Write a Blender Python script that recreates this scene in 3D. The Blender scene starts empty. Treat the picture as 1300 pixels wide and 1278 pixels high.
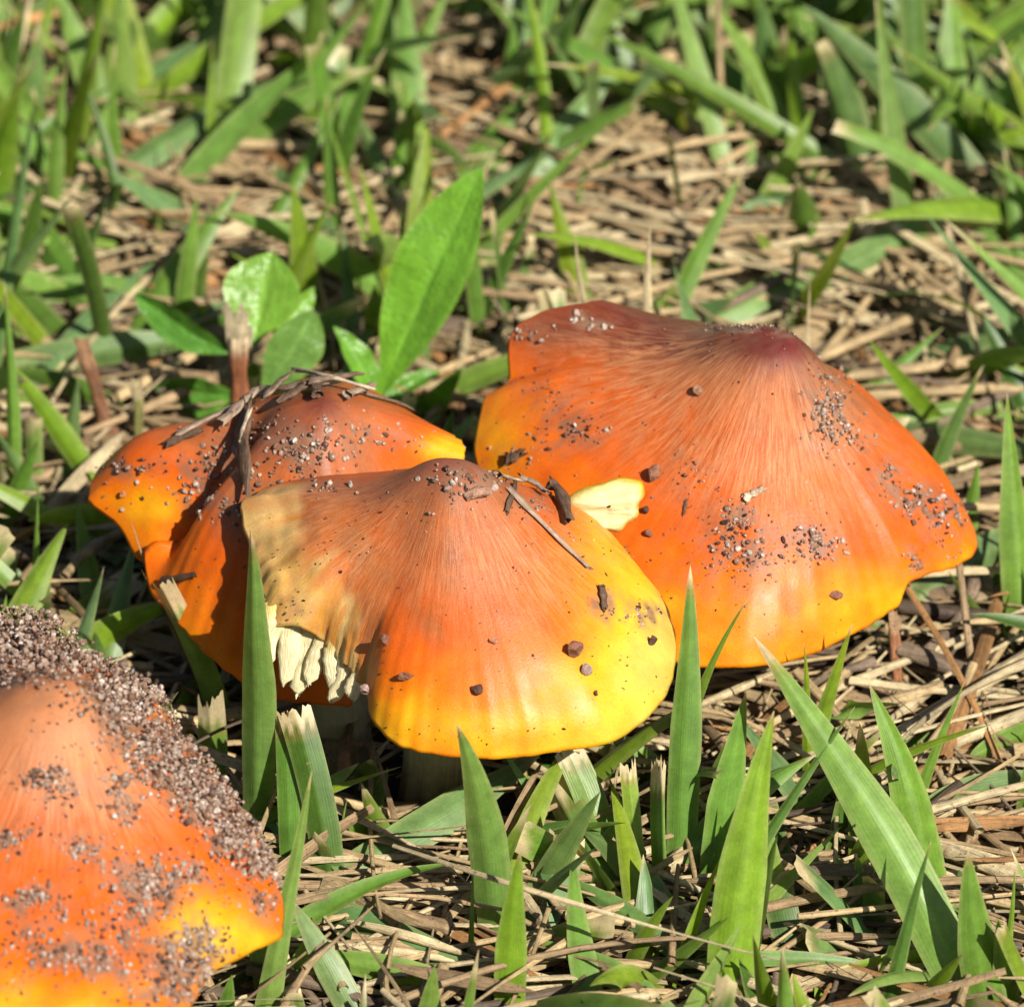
import bpy, math, random
import numpy as np
from mathutils import Vector

rng = np.random.default_rng(11)
random.seed(5)
sc = bpy.context.scene
col = sc.collection

# ------------------------------------------------------------------ camera
PITCH = math.radians(36.0)
DIST, WID = 0.90, 0.130
PIV = np.array([0.0, 0.0, 0.018])
FWD = np.array([0.0, math.cos(PITCH), -math.sin(PITCH)])
UPV = np.array([0.0, math.sin(PITCH), math.cos(PITCH)])
RGT = np.array([1.0, 0.0, 0.0])
CAM = PIV - DIST * FWD
cd = bpy.data.cameras.new('camera')
cam = bpy.data.objects.new('camera', cd)
col.objects.link(cam)
cam.location = CAM
cam.rotation_euler = (math.pi / 2 - PITCH, 0, 0)
cd.sensor_width = 36.0
cd.lens = 36.0 * DIST / WID
cd.clip_start = 0.02
cd.clip_end = 200.0
cd.dof.use_dof = True
cd.dof.focus_distance = DIST - 0.046
cd.dof.aperture_fstop = 31.0
sc.camera = cam

# ------------------------------------------------------------------ world, sun, exposure
SUN = np.array([0.44, -0.58, 0.69]); SUN = SUN / np.linalg.norm(SUN)
w = bpy.data.worlds.new('World'); sc.world = w; w.use_nodes = True
nt = w.node_tree
bg = nt.nodes['Background']
sky = nt.nodes.new('ShaderNodeTexSky'); sky.sky_type = 'NISHITA'; sky.sun_disc = False
sky.sun_elevation = math.asin(SUN[2]); sky.sun_rotation = math.atan2(SUN[0], SUN[1])
nt.links.new(sky.outputs[0], bg.inputs[0]); bg.inputs[1].default_value = 0.05
sd = bpy.data.lights.new('sun', 'SUN'); sd.energy = 5.0; sd.angle = math.radians(0.53); sd.color = (1.0, 0.95, 0.86)
so = bpy.data.objects.new('sun', sd); col.objects.link(so)
so.rotation_euler = Vector(SUN).to_track_quat('Z', 'Y').to_euler()
so.location = (0.5, -0.2, 0.8)
sc.view_settings.view_transform = 'Standard'
sc.view_settings.look = 'None'
sc.view_settings.exposure = 0.84
sc.view_settings.gamma = 1.0
sc.render.engine = 'CYCLES'
sc.cycles.use_denoising = True
sc.cycles.max_bounces = 8
sc.cycles.transmission_bounces = 6
sc.cycles.sample_clamp_indirect = 6.0

# ------------------------------------------------------------------ helpers
def ray(px, py):
    s = WID / DIST / 1300.0
    d = FWD + (px - 650.0) * s * RGT + (639.0 - py) * s * UPV
    return d
def G(px, py, z=0.0):
    """the point at height z that the photograph shows at px, py"""
    d = ray(px, py)
    return CAM + d * ((z - CAM[2]) / d[2])
def proj(P):
    P = np.atleast_2d(P) - CAM
    dz = P @ FWD
    s = WID / DIST / 1300.0
    return np.stack([650 + (P @ RGT) / dz / s, 639 - (P @ UPV) / dz / s], 1)
def nrm(v):
    return v / (np.linalg.norm(v, axis=-1, keepdims=True) + 1e-12)
def srgb(r, g, b):
    c = np.array([r, g, b], float) / 255.0
    return np.where(c <= 0.04045, c / 12.92, ((c + 0.055) / 1.055) ** 2.4)
def lerp(a, b, t):
    return a + (b - a) * t
def sstep(a, b, x):
    t = np.clip((x - a) / (b - a), 0, 1)
    return t * t * (3 - 2 * t)

class SinNoise:
    """smooth pseudo noise in 3-D, about -1..1"""
    def __init__(self, seed, freq, n=14):
        r = np.random.default_rng(seed)
        self.k = nrm(r.normal(size=(n, 3))) * freq * r.uniform(0.5, 1.7, (n, 1))
        self.p = r.uniform(0, 6.283, n)
        self.n = n
    def __call__(self, P):
        return np.sin(np.asarray(P) @ self.k.T + self.p).sum(-1) / math.sqrt(self.n) * 0.9

def mesh_data(name, V, F, colr=None, pat=None, smooth=True, extra=None):
    V = np.asarray(V, np.float32); F = np.asarray(F, np.int32)
    me = bpy.data.meshes.new(name)
    k = F.shape[1]
    me.vertices.add(len(V)); me.vertices.foreach_set('co', V.ravel())
    me.loops.add(F.size); me.loops.foreach_set('vertex_index', F.ravel())
    me.polygons.add(len(F))
    me.polygons.foreach_set('loop_start', np.arange(0, F.size, k, dtype=np.int32))
    me.polygons.foreach_set('loop_total', np.full(len(F), k, np.int32))
    me.polygons.foreach_set('use_smooth', np.full(len(F), smooth, bool))
    if colr is not None:
        a = me.attributes.new('tint', 'FLOAT_COLOR', 'POINT')
        c = np.ones((len(V), 4), np.float32); c[:, :3] = np.clip(colr, 0, 1)
        a.data.foreach_set('color', c.ravel())
    if pat is not None:
        a = me.attributes.new('pat', 'FLOAT_VECTOR', 'POINT')
        a.data.foreach_set('vector', np.asarray(pat, np.float32).ravel())
    for k_, v_ in (extra or {}).items():
        a = me.attributes.new(k_, 'FLOAT', 'POINT')
        a.data.foreach_set('value', np.asarray(v_, np.float32).ravel())
    me.update(calc_edges=True); me.validate()
    return me

def link(name, me, mat, parent=None, loc=None):
    o = bpy.data.objects.new(name, me)
    col.objects.link(o)
    if me is not None and mat is not None and not me.materials:
        me.materials.append(mat)
    if parent is not None:
        o.parent = parent
    if loc is not None:
        o.location = loc
    return o
def tag(o, label=None, cat=None, group=None, kind=None):
    if label: o['label'] = label
    if cat: o['category'] = cat
    if group: o['group'] = group
    if kind: o['kind'] = kind
    return o
def empty(name, loc):
    o = bpy.data.objects.new(name, None)
    o.empty_display_size = 0.01
    col.objects.link(o); o.location = loc
    return o

# ------------------------------------------------------------------ materials
def new_mat(name):
    m = bpy.data.materials.new(name); m.use_nodes = True
    t = m.node_tree
    for n in list(t.nodes): t.nodes.remove(n)
    out = t.nodes.new('ShaderNodeOutputMaterial')
    return m, t, out
def node(t, typ, **kw):
    n = t.nodes.new(typ)
    for k, v in kw.items():
        if k.startswith('i_'):
            n.inputs[int(k[2:])].default_value = v
        else:
            setattr(n, k, v)
    return n
def attr(t, name):
    n = t.nodes.new('ShaderNodeAttribute'); n.attribute_name = name
    return n
def math_n(t, op, a, b=None, c=None):
    n = t.nodes.new('ShaderNodeMath'); n.operation = op
    for i, v in enumerate((a, b, c)):
        if v is None: continue
        if isinstance(v, (int, float)): n.inputs[i].default_value = v
        else: t.links.new(v, n.inputs[i])
    return n.outputs[0]
def mixc(t, mode, fac, a, b):
    n = t.nodes.new('ShaderNodeMix'); n.data_type = 'RGBA'; n.blend_type = mode
    for i, v in ((0, fac), (6, a), (7, b)):
        if isinstance(v, (int, float)): n.inputs[i].default_value = v
        elif isinstance(v, (tuple, list)): n.inputs[i].default_value = v
        else: t.links.new(v, n.inputs[i])
    return n.outputs[2]
def noise(t, vec, scale, detail=3.0, rough=0.55):
    n = t.nodes.new('ShaderNodeTexNoise')
    n.inputs['Scale'].default_value = scale
    n.inputs['Detail'].default_value = detail
    n.inputs['Roughness'].default_value = rough
    if vec is not None: t.links.new(vec, n.inputs['Vector'])
    return n.outputs[0]
def maprange(t, v, a, b, c, d):
    n = t.nodes.new('ShaderNodeMapRange')
    t.links.new(v, n.inputs[0])
    for i, x in enumerate((a, b, c, d)): n.inputs[i + 1].default_value = x
    return n.outputs[0]
def vmul(t, v, xyz):
    n = t.nodes.new('ShaderNodeVectorMath'); n.operation = 'MULTIPLY'
    t.links.new(v, n.inputs[0]); n.inputs[1].default_value = xyz
    return n.outputs[0]
def bump(t, h, strength, dist):
    n = t.nodes.new('ShaderNodeBump')
    n.inputs['Strength'].default_value = strength
    n.inputs['Distance'].default_value = dist
    t.links.new(h, n.inputs['Height'])
    return n.outputs[0]
def principled(t, base, rough=0.5, spec=0.5, normal=None, **kw):
    p = t.nodes.new('ShaderNodeBsdfPrincipled')
    if isinstance(base, (tuple, list)): p.inputs['Base Color'].default_value = base
    else: t.links.new(base, p.inputs['Base Color'])
    if isinstance(rough, (int, float)): p.inputs['Roughness'].default_value = rough
    else: t.links.new(rough, p.inputs['Roughness'])
    p.inputs['Specular IOR Level'].default_value = spec
    if normal is not None: t.links.new(normal, p.inputs['Normal'])
    for k, v in kw.items():
        p.inputs[k.replace('_', ' ')].default_value = v
    return p

def leaf_material(name, veins=13.0, trans=0.34, rough=0.42, spec=0.45, dimple=False):
    m, t, out = new_mat(name)
    a = attr(t, 'tint'); pt = attr(t, 'pat')
    g = node(t, 'ShaderNodeNewGeometry')
    sep = node(t, 'ShaderNodeSeparateXYZ'); t.links.new(pt.outputs['Vector'], sep.inputs[0])
    stripe_v = vmul(t, pt.outputs['Vector'], (veins, 0.9, 7.3))
    n1 = noise(t, stripe_v, 1.6, 2.0)
    n2 = noise(t, g.outputs['Position'], 420.0, 4.0)
    n3 = noise(t, g.outputs['Position'], 2600.0, 3.0)
    c = mixc(t, 'MULTIPLY', 1.0, a.outputs['Color'], node_rgb(t, maprange(t, n1, 0.3, 0.7, 0.90, 1.08)))
    c = mixc(t, 'MULTIPLY', 1.0, c, node_rgb(t, maprange(t, n2, 0.3, 0.7, 0.78, 1.18)))
    c = mixc(t, 'MULTIPLY', 1.0, c, node_rgb(t, maprange(t, n3, 0.35, 0.65, 0.93, 1.07)))
    # small dead flecks
    fl = maprange(t, noise(t, g.outputs['Position'], 900.0, 2.0), 0.70, 0.76, 0.0, 0.55)
    c = mixc(t, 'MIX', fl, c, (0.30, 0.22, 0.10, 1))
    if dimple:
        b = bump(t, math_n(t, 'ADD', noise(t, g.outputs['Position'], 1500.0, 2.0), math_n(t, 'MULTIPLY', n1, 1.2)), 0.45, 0.0005)
    else:
        wv = math_n(t, 'SINE', math_n(t, 'MULTIPLY', sep.outputs[0], veins * 3.1416 * 2))
        h = math_n(t, 'ADD', math_n(t, 'MULTIPLY', wv, 0.05), math_n(t, 'MULTIPLY', n1, 0.5))
        b = bump(t, h, 0.4, 0.00016)
    p = principled(t, c, rough, spec, b)
    tr = node(t, 'ShaderNodeBsdfTranslucent')
    tc = mixc(t, 'MULTIPLY', 1.0, c, (1.35, 1.30, 0.42, 1))
    t.links.new(tc, tr.inputs[0]); t.links.new(b, tr.inputs[1])
    mx = node(t, 'ShaderNodeMixShader'); mx.inputs[0].default_value = trans
    t.links.new(p.outputs[0], mx.inputs[1]); t.links.new(tr.outputs[0], mx.inputs[2])
    t.links.new(mx.outputs[0], out.inputs[0])
    return m
def node_rgb(t, v):
    n = node(t, 'ShaderNodeCombineColor')
    for i in range(3): t.links.new(v, n.inputs[i])
    return n.outputs[0]

M_BLADE = leaf_material('grass_leaf')
M_BROAD = leaf_material('broad_leaf', veins=5.0, trans=0.3, rough=0.33, spec=0.55, dimple=True)

def straw_material():
    m, t, out = new_mat('dry_straw')
    a = attr(t, 'tint'); pt = attr(t, 'pat'); g = node(t, 'ShaderNodeNewGeometry')
    n1 = noise(t, vmul(t, pt.outputs['Vector'], (9.0, 1.2, 11.0)), 1.7, 3.0)
    n2 = noise(t, g.outputs['Position'], 700.0, 4.0, 0.65)
    n3 = noise(t, g.outputs['Position'], 2200.0, 2.0)
    c = mixc(t, 'MULTIPLY', 1.0, a.outputs['Color'], node_rgb(t, maprange(t, n1, 0.3, 0.7, 0.62, 1.22)))
    c = mixc(t, 'MULTIPLY', 1.0, c, node_rgb(t, maprange(t, n2, 0.3, 0.7, 0.70, 1.2)))
    sp = maprange(t, n3, 0.63, 0.70, 0.0, 0.75)
    c = mixc(t, 'MIX', sp, c, (0.06, 0.035, 0.02, 1))
    b = bump(t, math_n(t, 'ADD', n1, math_n(t, 'MULTIPLY', n3, 0.4)), 0.7, 0.0003)
    p = principled(t, c, 0.62, 0.3, b)
    tr = node(t, 'ShaderNodeBsdfTranslucent'); t.links.new(c, tr.inputs[0])
    mx = node(t, 'ShaderNodeMixShader'); mx.inputs[0].default_value = 0.12
    t.links.new(p.outputs[0], mx.inputs[1]); t.links.new(tr.outputs[0], mx.inputs[2])
    t.links.new(mx.outputs[0], out.inputs[0])
    return m
M_STRAW = straw_material()

def cap_material():
    m, t, out = new_mat('mushroom_cap_skin')
    a = attr(t, 'tint'); pt = attr(t, 'pat'); sk = attr(t, 'silk'); g = node(t, 'ShaderNodeNewGeometry')
    f1 = noise(t, vmul(t, pt.outputs['Vector'], (46.0, 46.0, 10.0)), 1.0, 4.0, 0.62)
    f2 = noise(t, vmul(t, pt.outputs['Vector'], (140.0, 140.0, 20.0)), 1.0, 3.0, 0.6)
    n2 = noise(t, g.outputs['Position'], 260.0, 3.0)
    n3 = noise(t, g.outputs['Position'], 3000.0, 3.0)
    st = maprange(t, math_n(t, 'ADD', math_n(t, 'MULTIPLY', f1, 0.55), math_n(t, 'MULTIPLY', f2, 0.45)), 0.44, 0.59, 0.0, 1.0)
    pale = math_n(t, 'MULTIPLY', st, sk.outputs['Fac'])
    c = mixc(t, 'MULTIPLY', 1.0, a.outputs['Color'], node_rgb(t, maprange(t, n2, 0.3, 0.7, 0.84, 1.12)))
    dk = math_n(t, 'MULTIPLY', maprange(t, f2, 0.52, 0.70, 0.0, 1.0), math_n(t, 'MULTIPLY', sk.outputs['Fac'], 0.45))
    c = mixc(t, 'MULTIPLY', dk, c, (0.62, 0.42, 0.36, 1))
    c = mixc(t, 'MIX', math_n(t, 'MULTIPLY', pale, 0.72), c, (0.52, 0.235, 0.105, 1))
    c = mixc(t, 'MULTIPLY', 1.0, c, node_rgb(t, maprange(t, n3, 0.35, 0.65, 0.94, 1.06)))
    h = math_n(t, 'ADD', math_n(t, 'MULTIPLY', f2, math_n(t, 'MULTIPLY', sk.outputs['Fac'], 0.8)), math_n(t, 'MULTIPLY', n3, 0.22))
    b = bump(t, h, 0.45, 0.0003)
    ro = maprange(t, n2, 0.3, 0.7, 0.33, 0.52)
    p = principled(t, c, ro, 0.19, b, Subsurface_Weight=0.12, Subsurface_Scale=0.0012)
    p.inputs['Subsurface Radius'].default_value = (1.0, 0.38, 0.08)
    t.links.new(p.outputs[0], out.inputs[0])
    return m
M_CAP = cap_material()

def flesh_material(name, sub=0.25):
    m, t, out = new_mat(name)
    a = attr(t, 'tint'); pt = attr(t, 'pat'); g = node(t, 'ShaderNodeNewGeometry')
    n1 = noise(t, vmul(t, pt.outputs['Vector'], (14.0, 2.2, 5.0)), 1.5, 4.0)
    n2 = noise(t, g.outputs['Position'], 900.0, 3.0)
    c = mixc(t, 'MULTIPLY', 1.0, a.outputs['Color'], node_rgb(t, maprange(t, n1, 0.3, 0.7, 0.78, 1.12)))
    c = mixc(t, 'MULTIPLY', 1.0, c, node_rgb(t, maprange(t, n2, 0.3, 0.7, 0.88, 1.1)))
    b = bump(t, math_n(t, 'ADD', n1, math_n(t, 'MULTIPLY', n2, 0.5)), 0.6, 0.0004)
    p = principled(t, c, 0.5, 0.35, b, Subsurface_Weight=sub, Subsurface_Scale=0.0015)
    p.inputs['Subsurface Radius'].default_value = (1.0, 0.7, 0.3)
    t.links.new(p.outputs[0], out.inputs[0])
    return m
M_FLESH = flesh_material('pale_mushroom_flesh')

def sand_material():
    m, t, out = new_mat('quartz_sand')
    a = attr(t, 'tint'); g = node(t, 'ShaderNodeNewGeometry')
    n = noise(t, g.outputs['Position'], 1800.0, 3.0)
    c = mixc(t, 'MULTIPLY', 1.0, a.outputs['Color'], node_rgb(t, maprange(t, n, 0.3, 0.7, 0.7, 1.2)))
    p = principled(t, c, 0.36, 0.5, bump(t, n, 0.5, 0.0003), Transmission_Weight=0.08)
    t.links.new(p.outputs[0], out.inputs[0])
    return m
M_SAND = sand_material()

def soil_material(name, big=False):
    m, t, out = new_mat(name)
    g = node(t, 'ShaderNodeNewGeometry')
    n1 = noise(t, g.outputs['Position'], 160.0, 6.0, 0.7)
    n2 = noise(t, g.outputs['Position'], 1400.0, 5.0, 0.7)
    r = node(t, 'ShaderNodeValToRGB'); t.links.new(n1, r.inputs[0])
    e = r.color_ramp.elements
    e[0].position = 0.3; e[0].color = (0.020, 0.013, 0.009, 1)
    e[1].position = 0.72; e[1].color = (0.085, 0.055, 0.035, 1)
    c = mixc(t, 'MULTIPLY', 1.0, r.outputs[0], node_rgb(t, maprange(t, n2, 0.3, 0.7, 0.6, 1.5)))
    if big:
        # beyond the modelled turf the sheet carries grass cover colour
        sepp = node(t, 'ShaderNodeVectorMath', operation='LENGTH'); t.links.new(g.outputs['Position'], sepp.inputs[0])
        far = maprange(t, sepp.outputs[1] if len(sepp.outputs) > 1 else sepp.outputs[0], 0.4, 0.7, 0.0, 1.0)
        n4 = noise(t, g.outputs['Position'], 60.0, 8.0, 0.75)
        rr = node(t, 'ShaderNodeValToRGB'); t.links.new(n4, rr.inputs[0])
        ee = rr.color_ramp.elements
        ee[0].position = 0.40; ee[0].color = (0.05, 0.09, 0.02, 1)
        ee[1].position = 0.62; ee[1].color = (0.24, 0.17, 0.09, 1)
        c = mixc(t, 'MIX', far, c, rr.outputs[0])
    b = bump(t, math_n(t, 'ADD', n1, math_n(t, 'MULTIPLY', n2, 0.3)), 0.9, 0.0015)
    p = principled(t, c, 0.85, 0.2, b)
    t.links.new(p.outputs[0], out.inputs[0])
    return m
M_SOIL = soil_material('dark_soil', True)
def crumb_material():
    m, t, out = new_mat('bark_and_crumb')
    a = attr(t, 'tint'); g = node(t, 'ShaderNodeNewGeometry')
    n = noise(t, g.outputs['Position'], 1500.0, 5.0, 0.7)
    c = mixc(t, 'MULTIPLY', 1.0, a.outputs['Color'], node_rgb(t, maprange(t, n, 0.3, 0.7, 0.45, 1.45)))
    p = principled(t, c, 0.7, 0.3, bump(t, n, 0.9, 0.0006))
    t.links.new(p.outputs[0], out.inputs[0])
    return m
M_CRUMB = crumb_material()

# ------------------------------------------------------------------ ground
def build_ground():
    a = np.concatenate([np.linspace(-30, -0.6, 14)[:-1], np.linspace(-0.6, 0.6, 181), np.linspace(0.6, 30, 14)[1:]])
    b = a + 0.05
    X, Y = np.meshgrid(a, b, indexing='ij')
    P = np.stack([X, Y, np.zeros_like(X)], -1)
    n1, n2 = SinNoise(1, 90.0), SinNoise(2, 420.0)
    near = np.exp(-(X ** 2 + Y ** 2) / 0.5 ** 2)
    P[..., 2] = near * (n1(P) * 0.0011 + n2(P) * 0.0005) - 0.0012
    n = len(a)
    idx = np.arange(n * n).reshape(n, n)
    F = np.stack([idx[:-1, :-1], idx[1:, :-1], idx[1:, 1:], idx[:-1, 1:]], -1).reshape(-1, 4)
    o = link('ground', mesh_data('ground', P.reshape(-1, 3), F), M_SOIL)
    tag(o, 'dark brown sandy soil under the grass', None, None, 'structure')
build_ground()

# ------------------------------------------------------------------ ribbons and tubes
def frames(P, nhint):
    T = nrm(np.gradient(P, axis=0))
    N = nhint - (T * nhint).sum(1, keepdims=True) * T
    N = nrm(N)
    return T, N, np.cross(T, N)

def bez(P0, P1, P2, n):
    s = np.linspace(0, 1, n)[:, None]
    return (1 - s) ** 2 * P0 + 2 * s * (1 - s) * P1 + s * s * P2, s[:, 0]

def ribbon(P0, P1, P2, width, nseg=14, nc=5, nhint=None, roll=0.0, twist=0.0, fold=0.25, prof='tip', jag=0.0,
           r=None, base_w=0.75, curl=0.0, seed_pat=0.0):
    """a leaf strip; returns verts, faces, pat(across, along, seed)"""
    P, s = bez(P0, P1, P2, nseg + 1)
    if nhint is None: nhint = -FWD
    T, N, B = frames(P, nhint)
    ang = roll + twist * s
    ca, sa = np.cos(ang)[:, None], np.sin(ang)[:, None]
    B2 = B * ca + N * sa
    N2 = -B * sa + N * ca
    if prof == 'tip':
        wv = np.minimum(1, base_w + (1 - base_w) * sstep(0, 0.35, s)) * np.clip((1 - s) / 0.48, 0, 1) ** 0.78
        wv = np.where(s > 0.45, np.minimum(wv, 1.0 * np.clip((1.0 - s) / 0.48, 0, 1) ** 0.78), wv)
    elif prof == 'sharp':
        wv = np.clip(1 - s, 0, 1) ** 0.8
    elif prof == 'both':
        wv = (np.clip(np.sin(np.pi * np.clip(s, 0.02, 0.995)), 0, 1)) ** 0.55
    else:
        wv = base_w + (1 - base_w) * sstep(0, 0.3, s)
    wv = np.maximum(wv, 0.015) * width
    a = np.linspace(-0.5, 0.5, nc)
    h = -np.abs(a) * 2 * fold * 0.5 + fold * 0.25
    if curl:
        ca_ = a * 2 * curl
        ax = np.sin(ca_) / curl * 0.5; h = (np.cos(ca_) - 1) / curl * 0.5
    else:
        ax = a
    V = P[:, None, :] + wv[:, None, None] * (ax[None, :, None] * B2[:, None, :] + h[None, :, None] * N2[:, None, :])
    if jag and r is not None:
        L = np.linalg.norm(P2 - P0)
        prof_j = (np.cumsum(r.normal(0, 0.45, nc)) * 0.6 + r.normal(0, 0.55, nc)) * jag
        prof_j = np.clip(prof_j - prof_j.mean(), -1.3 * jag, 1.5 * jag)[:, None]
        V[-1] += T[-1][None] * prof_j
        V[-2] += T[-1][None] * prof_j * 0.6
        V[-3] += T[-1][None] * prof_j * 0.25
    idx = np.arange((nseg + 1) * nc).reshape(nseg + 1, nc)
    F = np.stack([idx[:-1, :-1], idx[:-1, 1:], idx[1:, 1:], idx[1:, :-1]], -1).reshape(-1, 4)
    pat = np.stack([np.broadcast_to(a[None], (nseg + 1, nc)), np.broadcast_to(s[:, None], (nseg + 1, nc)) * 3,
                    np.full((nseg + 1, nc), seed_pat)], -1)
    return V.reshape(-1, 3), F, pat.reshape(-1, 3)

def tube(P, rad, ns=7, flat=1.0, seed_pat=0.0, nhint=np.array([0.1, -0.3, 1.0]), cap=True):
    P = np.asarray(P, float); n = len(P)
    rad = np.broadcast_to(rad, (n,))
    T, N, B = frames(P, nhint)
    a = np.linspace(0, 2 * np.pi, ns, endpoint=False)
    V = P[:, None] + rad[:, None, None] * (np.cos(a)[None, :, None] * B[:, None] + flat * np.sin(a)[None, :, None] * N[:, None])
    idx = np.arange(n * ns).reshape(n, ns)
    j = np.roll(idx, -1, axis=1)
    F = np.stack([idx[:-1], j[:-1], j[1:], idx[1:]], -1).reshape(-1, 4)
    s = np.linspace(0, 3, n)
    pat = np.stack([np.broadcast_to(a[None] / 6.283, (n, ns)), np.broadcast_to(s[:, None], (n, ns)), np.full((n, ns), seed_pat)], -1).reshape(-1, 3)
    V = V.reshape(-1, 3)
    if cap:
        k = len(V)
        V = np.concatenate([V, P[:1] - T[:1] * rad[0] * 0.2, P[-1:] + T[-1:] * rad[-1] * 0.2])
        pat = np.concatenate([pat, pat[:1], pat[-1:]])
        f0 = np.stack([j[0], idx[0], np.full(ns, k), np.full(ns, k)], -1)
        f1 = np.stack([idx[-1], j[-1], np.full(ns, k + 1), np.full(ns, k + 1)], -1)
        # quads with a doubled corner become triangles through validate
        F3 = np.concatenate([f0, f1])[:, :3]
        return V, (F, F3), pat
    return V, (F, np.zeros((0, 3), int)), pat

class Pool:
    """collects many strips into one mesh"""
    def __init__(self): self.V, self.F, self.C, self.P, self.n = [], [], [], [], 0
    def add(self, V, F, C, P):
        self.V.append(V); self.F.append(np.asarray(F) + self.n); self.C.append(C); self.P.append(P); self.n += len(V)
    def mesh(self, name, smooth=True):
        return mesh_data(name, np.concatenate(self.V), np.concatenate(self.F), np.concatenate(self.C), np.concatenate(self.P), smooth)

def tube_quads(V, FF, pat):
    """one face array: end triangles turned into quads by a mid point is not needed; keep tubes open-ended quads only"""
    return FF[0]

GREENS = {'g': (0.118, 0.222, 0.027), 'y': (0.160, 0.255, 0.018), 'b': (0.120, 0.208, 0.062), 'd': (0.064, 0.132, 0.020),
          'l': (0.150, 0.258, 0.046)}
TAN = {'t': (0.40, 0.285, 0.145), 'p': (0.50, 0.395, 0.225), 'r': (0.24, 0.095, 0.040), 'o': (0.36, 0.185, 0.070),
       'k': (0.075, 0.048, 0.031), 'w': (0.17, 0.120, 0.080), 's': (0.30, 0.200, 0.105)}

def leaf_colours(base, pat, nc, kind, r, tipdry=0.0, basepale=0.25):
    s = pat[:, 1] / 3.0
    c = np.array(base)[None] * (1 + r.uniform(-0.12, 0.12)) * np.ones((len(s), 1))
    c = c * np.array([1 + r.uniform(-.10, .14), 1.0, 1 + r.uniform(-.2, .2)])[None]
    # pale straw-coloured sheath at the foot, dried edge or tip
    pale = np.array([0.34, 0.33, 0.13])
    c = lerp(c, pale[None], (basepale * (1 - sstep(0, 0.22, s)))[:, None])
    edge = sstep(0.40, 0.5, np.abs(pat[:, 0]))
    c = lerp(c, (np.array([0.40, 0.40, 0.17]))[None], (edge * 0.30)[:, None])
    mid = 1 - sstep(0.0, 0.10, np.abs(pat[:, 0]))
    c = c * (1 + 0.12 * mid)[:, None]
    if tipdry > 0:
        d = sstep(1 - tipdry, 1 - tipdry * 0.55, s + 0.03 * np.sin(pat[:, 0] * 20))
        c = lerp(c, np.array([0.55, 0.44, 0.25])[None], d[:, None])
        ring = np.exp(-((s - (1 - tipdry)) / 0.025) ** 2)
        c = lerp(c, np.array([0.26, 0.14, 0.04])[None], (ring * 0.5)[:, None])
    return c

def blade_points(tx, ty, bx, by, k, bow=0.0, zb=0.005, zmin=0.0075, arch=None):
    base = G(bx, by, zb if k > 0.25 else max(zb, 0.0065))
    dv = (by - ty) * 1e-4
    zt = max(zmin, base[2] + k * dv / math.cos(PITCH))
    tip = G(tx, ty, zt)
    L = np.linalg.norm(tip - base)
    if k > 0.25:
        t = nrm(base - tip)
        if t[2] < -0.05: base = base + t * min(0.02, (base[2] + 0.001) / -t[2])
    mid = 0.5 * (base + tip)
    d = np.array([tx - bx, ty - by], float); d /= np.linalg.norm(d) + 1e-9
    side = RGT * (-d[1]) + UPV * (-d[0])      # left-to-right offset in the picture plane
    mid = mid + side * bow * 1e-4
    if arch is None: arch = 0.05 if k > 0.25 else 0.09
    mid = mid + np.array([0, 0, 1.0]) * arch * L
    return base, mid, tip

BLADE_N = [0]
def grass_blade(label, tx, ty, bx, by, wpx, k=0.7, bow=0.0, c='g', kind='tip', dry=0.0, roll=None, fold=None, twist=None, arch=None, zmin=0.0075):
    i = BLADE_N[0]; BLADE_N[0] += 1
    r = np.random.default_rng(1000 + i)
    b, m, t = blade_points(tx, ty, bx, by, k, bow, arch=arch, zmin=zmin)
    if roll is None: roll = r.uniform(-0.45, 0.45)
    if twist is None: twist = r.uniform(-0.7, 0.7)
    if fold is None: fold = r.uniform(0.15, 0.55)
    L = np.linalg.norm(t - b)
    m = m + RGT * r.normal() * 0.03 * L + np.array([0, 0, 1.0]) * r.normal() * 0.02 * L
    if kind != 'cut' and dry < 0.05 and r.random() < 0.5: dry = r.uniform(0.03, 0.10)
    NCB = 15 if kind == 'cut' else 7
    V, F, pat = ribbon(b, m, t, wpx * 1e-4 * 0.94, 26, NCB, None, roll, twist, fold, 'cut' if kind == 'cut' else kind,
                       jag=0.0008 if kind == 'cut' else 0, r=r, base_w=0.8, seed_pat=i * 1.37)
    n1 = SinNoise(i, 260.0, 6)
    V = V + (n1(V)[:, None] * np.array([[0.00012, 0.00008, 0.00016]]))
    C = leaf_colours(GREENS[c], pat, 7, c, r, dry if kind != 'cut' else max(dry, 0.10))
    o0 = b.copy()
    me = mesh_data('grass_blade', V - o0, F, C, pat)
    o = link('grass_blade', me, M_BLADE, loc=o0)
    tag(o, label, 'grass blade', 'green grass blades')
    return o

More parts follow.
